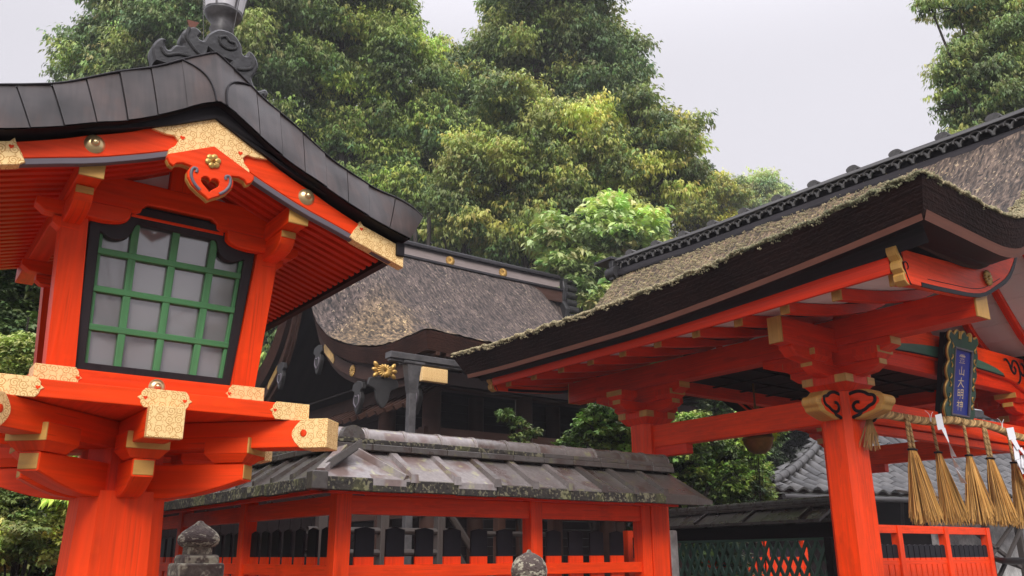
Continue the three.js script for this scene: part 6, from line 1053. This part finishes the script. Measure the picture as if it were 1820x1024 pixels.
plant('broadleaf_tree', 'leafy tree at the upper right corner behind the pavilion ridge', 'tree', [[21.5,13.7,-8.0,1.09],[21.1,13.2,-8.5,0.73],[20.9,12.6,-8.9,0.55],[21.7,14.5,-7.5,0.87],[22.4,12.9,-7.7,1.3],[19.95,15.1,-8.7,0.36],[20.5,15.1,-8.3,0.50],[21.2,15.2,-7.8,0.75],[20.75,13.5,-8.7,0.45],[23,14.5,-6.8,1.3],[21.6,11.8,-8.2,1.1]], { base: [23, 0, -8.5], trunk: 0.25, spray: 'oak', scale: 0.72, young: 0.4, dark: [0.05, 0.08, 0.03], light: [0.2, 0.22, 0.07] });
plant('broadleaf_tree', 'green tree seen in the gap between the lantern pillar and the sanctuary gable', 'tree', [[8.8,7.9,-23.6,0.9],[8.9,6.6,-24.0,0.95],[8.4,8.6,-23.9,0.9],[8.3,5.6,-24.4,0.9],[9.6,5.2,-24.2,1.1]], { base: [8.8, 0, -24], trunk: 0.14, spray: 'oak', scale: 0.85, young: 0.4, dark: [0.04, 0.07, 0.02], light: [0.15, 0.19, 0.05] });
{ // shaded trees farther up the hill that close the wood
  const spots = [[19.0,14.6,-31.3,2.6],[22.1,14.2,-29.8,2.6],[16.4,14.9,-33.0,2.6],[25.1,13.8,-27.7,2.7],[13.4,15.4,-34.4,2.6],[10.2,15.5,-35,2.6],[28,13,-27,2.3]], lb = ['shaded tree on the hill straight above the left part of the ridge', 'shaded tree on the hill above the right part of the sanctuary ridge', 'shaded tree on the hill behind the lantern roof tip', 'shaded tree on the hill behind the yellow-green tree', 'shaded tree on the hill behind the dense dark tree', 'shaded tree on the hill behind the lantern roof', 'shaded tree on the hill at the right end of the wood'];
  spots.forEach((s, i) => plant('hill_tree', lb[i], 'tree', [s, [s[0] + 1.2, s[1] - 2.6, s[2] + 0.8, 2.4], [s[0] - 1.6, s[1] - 2.2, s[2], 2.2], [s[0], s[1] - 5, s[2] + 0.5, 2.4]], { base: [s[0], 3, s[2]], trunk: 0.3, spray: 'oak', scale: 1.2, young: 0.08, dark: [0.03, 0.05, 0.016], light: [0.10, 0.13, 0.03], group: 'shaded trees on the hill' }));
  const tr = [[12.98, 11.6, -22.6], [13.3, 11.8, -22.4], [13.75, 12.1, -22.2], [14.3, 11.9, -22.0]];
  tr.forEach((p, i) => { const t = thing('tree_trunk', ['slender bare trunk, leftmost of four above the sanctuary ridge', 'slender bare trunk, second from left above the sanctuary ridge', 'slender bare trunk, third from left above the sanctuary ridge', 'slender bare trunk, rightmost of four above the sanctuary ridge'][i], 'tree trunk', [p[0], 0, p[2]], 'slender trunks above the sanctuary ridge'); part(t, 'trunk', taper([[p[0], 0, p[2]], [p[0] + 0.1, 6, p[2]], [p[0] - 0.1, 10, p[2] + 0.1], [p[0] + 0.12 * (i - 1.5), 12.3, p[2]]], 0.14, 0.07, 12, 8), M.trunk); });
}
// shrubs on the left
plant('shrub', 'dark leafy shrub behind the left pillars of the lantern', 'shrub', [[0.9,4.0,-8.8,0.40],[0.8,3.6,-9.0,0.42],[1.2,3.8,-8.7,0.3],[0.75,4.25,-8.9,0.4],[0.5,3.9,-9.1,0.45],[1.2,3.3,-8.9,0.4],[0.8,3.1,-9.1,0.4],[1.3,4.3,-8.8,0.3]], { base: [0.9, 0, -9], trunk: 0.07, spray: 'shrub', scale: 0.26, dens: 0.8, clumps: 0.8, young: 0.2, tone: 3.2, dark: [0.03, 0.048, 0.018], light: [0.11, 0.15, 0.045] });
plant('shrub', 'pale green bush low behind the lantern platform at the left', 'shrub', [[0.8,3.1,-7.9,0.22],[1.08,3.12,-7.8,0.2],[0.9,2.85,-7.9,0.25],[0.55,2.95,-8,0.22]], { base: [0.85, 0, -7.9], trunk: 0.03, spray: 'shrub', scale: 0.18, dens: 0.8, clumps: 0.8, young: 0.55, dark: [0.05, 0.075, 0.02], light: [0.22, 0.25, 0.08] });
plant('shrub', 'small-leaved shrub with brownish twigs beside the lantern post, above the boulders', 'shrub', [[0.9,1.95,-6.7,0.27],[0.75,1.72,-6.9,0.27],[1.08,1.76,-6.75,0.2],[0.95,2.1,-6.8,0.22],[1.15,1.95,-6.8,0.2],[0.6,1.9,-7.0,0.3],[0.85,2.2,-7.1,0.3],[1.2,2.25,-7.1,0.25],[0.5,1.6,-7.0,0.25],[1.25,1.6,-7,0.25]], { base: [0.9, 0, -6.9], trunk: 0.03, spray: 'shrub', scale: 0.16, dens: 0.7, clumps: 0.8, young: 0.5, tone: 3.6, dark: [0.055, 0.072, 0.024], light: [0.25, 0.26, 0.08] });
plant('hedge', 'dark hedge closing the view behind the left shrubs', 'hedge', [[0.4,1.6,-9.8,0.9],[1.6,1.7,-9.7,0.8],[0.3,2.9,-10.2,0.9],[1.6,2.6,-10,0.9],[-0.6,2.2,-9.4,0.9],[0.6,3.8,-10.6,0.8],[1.7,3.4,-10.4,0.7]], { base: [0.6, 0, -10], trunk: 0.05, spray: 'shrub', scale: 0.42, dens: 0.9, young: 0.2, dark: [0.024, 0.038, 0.014], light: [0.10, 0.13, 0.04] });
plant('bamboo_grass', 'bright long-leaved bamboo grass sprig in front of the left shrubs', 'plant', [[1.13, 1.98, -6.45, 0.07], [1.17, 2.05, -6.5, 0.06]], { base: [1.15, 0, -6.5], trunk: 0.012, spray: 'oak', scale: 0.40, dens: 0.12, clumps: 0.5, inner: 2, young: 1, dark: [0.10, 0.16, 0.03], light: [0.27, 0.36, 0.07] });
// foliage seen under the pavilion roof
plant('sapling', 'fresh green leafy branches left of the rear pavilion pillar, above the fence ridge', 'tree', [[8.8,3.4,-9.7,0.36],[8.5,3.15,-10.0,0.2],[9.1,3.3,-9.5,0.3],[9.0,3.55,-9.6,0.22],[8.15,2.95,-10.2,0.16],[8.6,2.8,-9.9,0.3]], { base: [8.9, 0, -9.8], trunk: 0.05, spray: 'maple', scale: 0.36, dens: 0.8, young: 0.6, dark: [0.03, 0.055, 0.016], light: [0.14, 0.21, 0.045] });
plant('sapling', 'small leafy twig at the foot of the dark sanctuary wall', 'tree', [[7.6,3.62,-10.4,0.08],[7.8,3.5,-10.4,0.1],[8.05,3.35,-10.4,0.12],[7.7,3.2,-10.3,0.1],[7.5,3.05,-10.3,0.12]], { base: [7.9, 0, -10.4], trunk: 0.02, spray: 'maple', scale: 0.28, dens: 0.16, clumps: 0.3, inner: 1, tone: 1.5, young: 0.6, dark: [0.04, 0.07, 0.02], light: [0.14, 0.2, 0.045] });
plant('sapling', 'leafy green tree seen through the pavilion between its two left pillars', 'tree', [[11.3,3.3,-11.0,0.52],[11.9,3.65,-10.5,0.4],[12.7,3.2,-10.3,0.45],[12.0,3.1,-10.8,0.38],[11.1,3.9,-11.0,0.36],[11.6,2.6,-11.2,0.45],[12.6,2.8,-10.4,0.42],[12.9,3.75,-10.0,0.4]], { base: [11.9, 0, -11], trunk: 0.08, spray: 'maple', scale: 0.36, dens: 0.75, young: 0.5, dark: [0.024, 0.042, 0.014], light: [0.15, 0.205, 0.045] });
plant('sapling', 'dark green leafy branches overlapping the lower left corner of the tiled roof', 'tree', [[14.3,3.3,-11.2,0.35],[14.2,2.95,-11.0,0.3],[13.6,3.0,-10.9,0.35],[14.5,2.75,-11.3,0.3]], { base: [14, 0, -11], trunk: 0.05, spray: 'maple', scale: 0.36, dens: 0.7, young: 0.3, dark: [0.022, 0.04, 0.013], light: [0.11, 0.16, 0.035] });
plant('sapling', 'bright yellow-green maple sprig beside the bronze bell', 'tree', [[10.75,3.42,-8.3,0.1],[10.7,3.2,-8.35,0.09],[10.95,3.32,-8.2,0.07]], { base: [10.8, 0, -8.4], trunk: 0.015, spray: 'maple', scale: 0.26, dens: 0.5, clumps: 0.6, inner: 3, young: 1, dark: [0.12, 0.18, 0.03], light: [0.30, 0.34, 0.05] });
plant('hedge', 'dark unlit thicket behind the pavilion, left of the tiled roof', 'hedge', [[14.9,3.6,-14.8,1.5],[15.9,3.2,-14.4,1.2],[15.6,6.6,-16.3,1.4],[17.2,6.4,-16.5,1.3],[23.5,4.2,-19.2,1.9],[25.5,6.0,-20.5,2.2],[28.5,7.0,-20.5,2.2],[22.5,6.2,-19.8,2.0],[31.5,7.5,-20.5,2.2],[14.8,1.5,-14.2,1.2],[16,1.4,-14.2,1.2],[15.6,5.2,-15.3,1.4],[17,4.9,-15.3,1.3]], { base: [15.5, 0, -15], trunk: 0.1, spray: 'maple', scale: 0.5, young: 0.05, dark: [0.016, 0.028, 0.010], light: [0.06, 0.09, 0.022] });
// trees of the precinct behind the viewer, seen only as reflections in the lantern panes
plant('broadleaf_tree', 'tree standing across the court behind the viewer, mirrored in the lantern panes', 'tree', [[1.6,4.6,14,1.0],[0.6,3.4,14,0.9],[2.5,6.3,14,0.9],[1.1,6.4,14,1.0],[3.3,5.9,14,0.5],[2.6,5.2,14,0.9],[2.0,3.7,14,0.8],[1.0,5.2,14.5,1.1],[6.7,4.0,14,0.7],[6.5,2.9,14,0.7],[7.6,4.6,14.4,1.1],[8,3,14.4,1.1]], { base: [4.6, 0, 15], trunk: 0.12, spray: 'oak', scale: 0.8, young: 0.2, dark: G.dark, light: G.light, tone: 1.2 });
renderer.render(scene, camera);
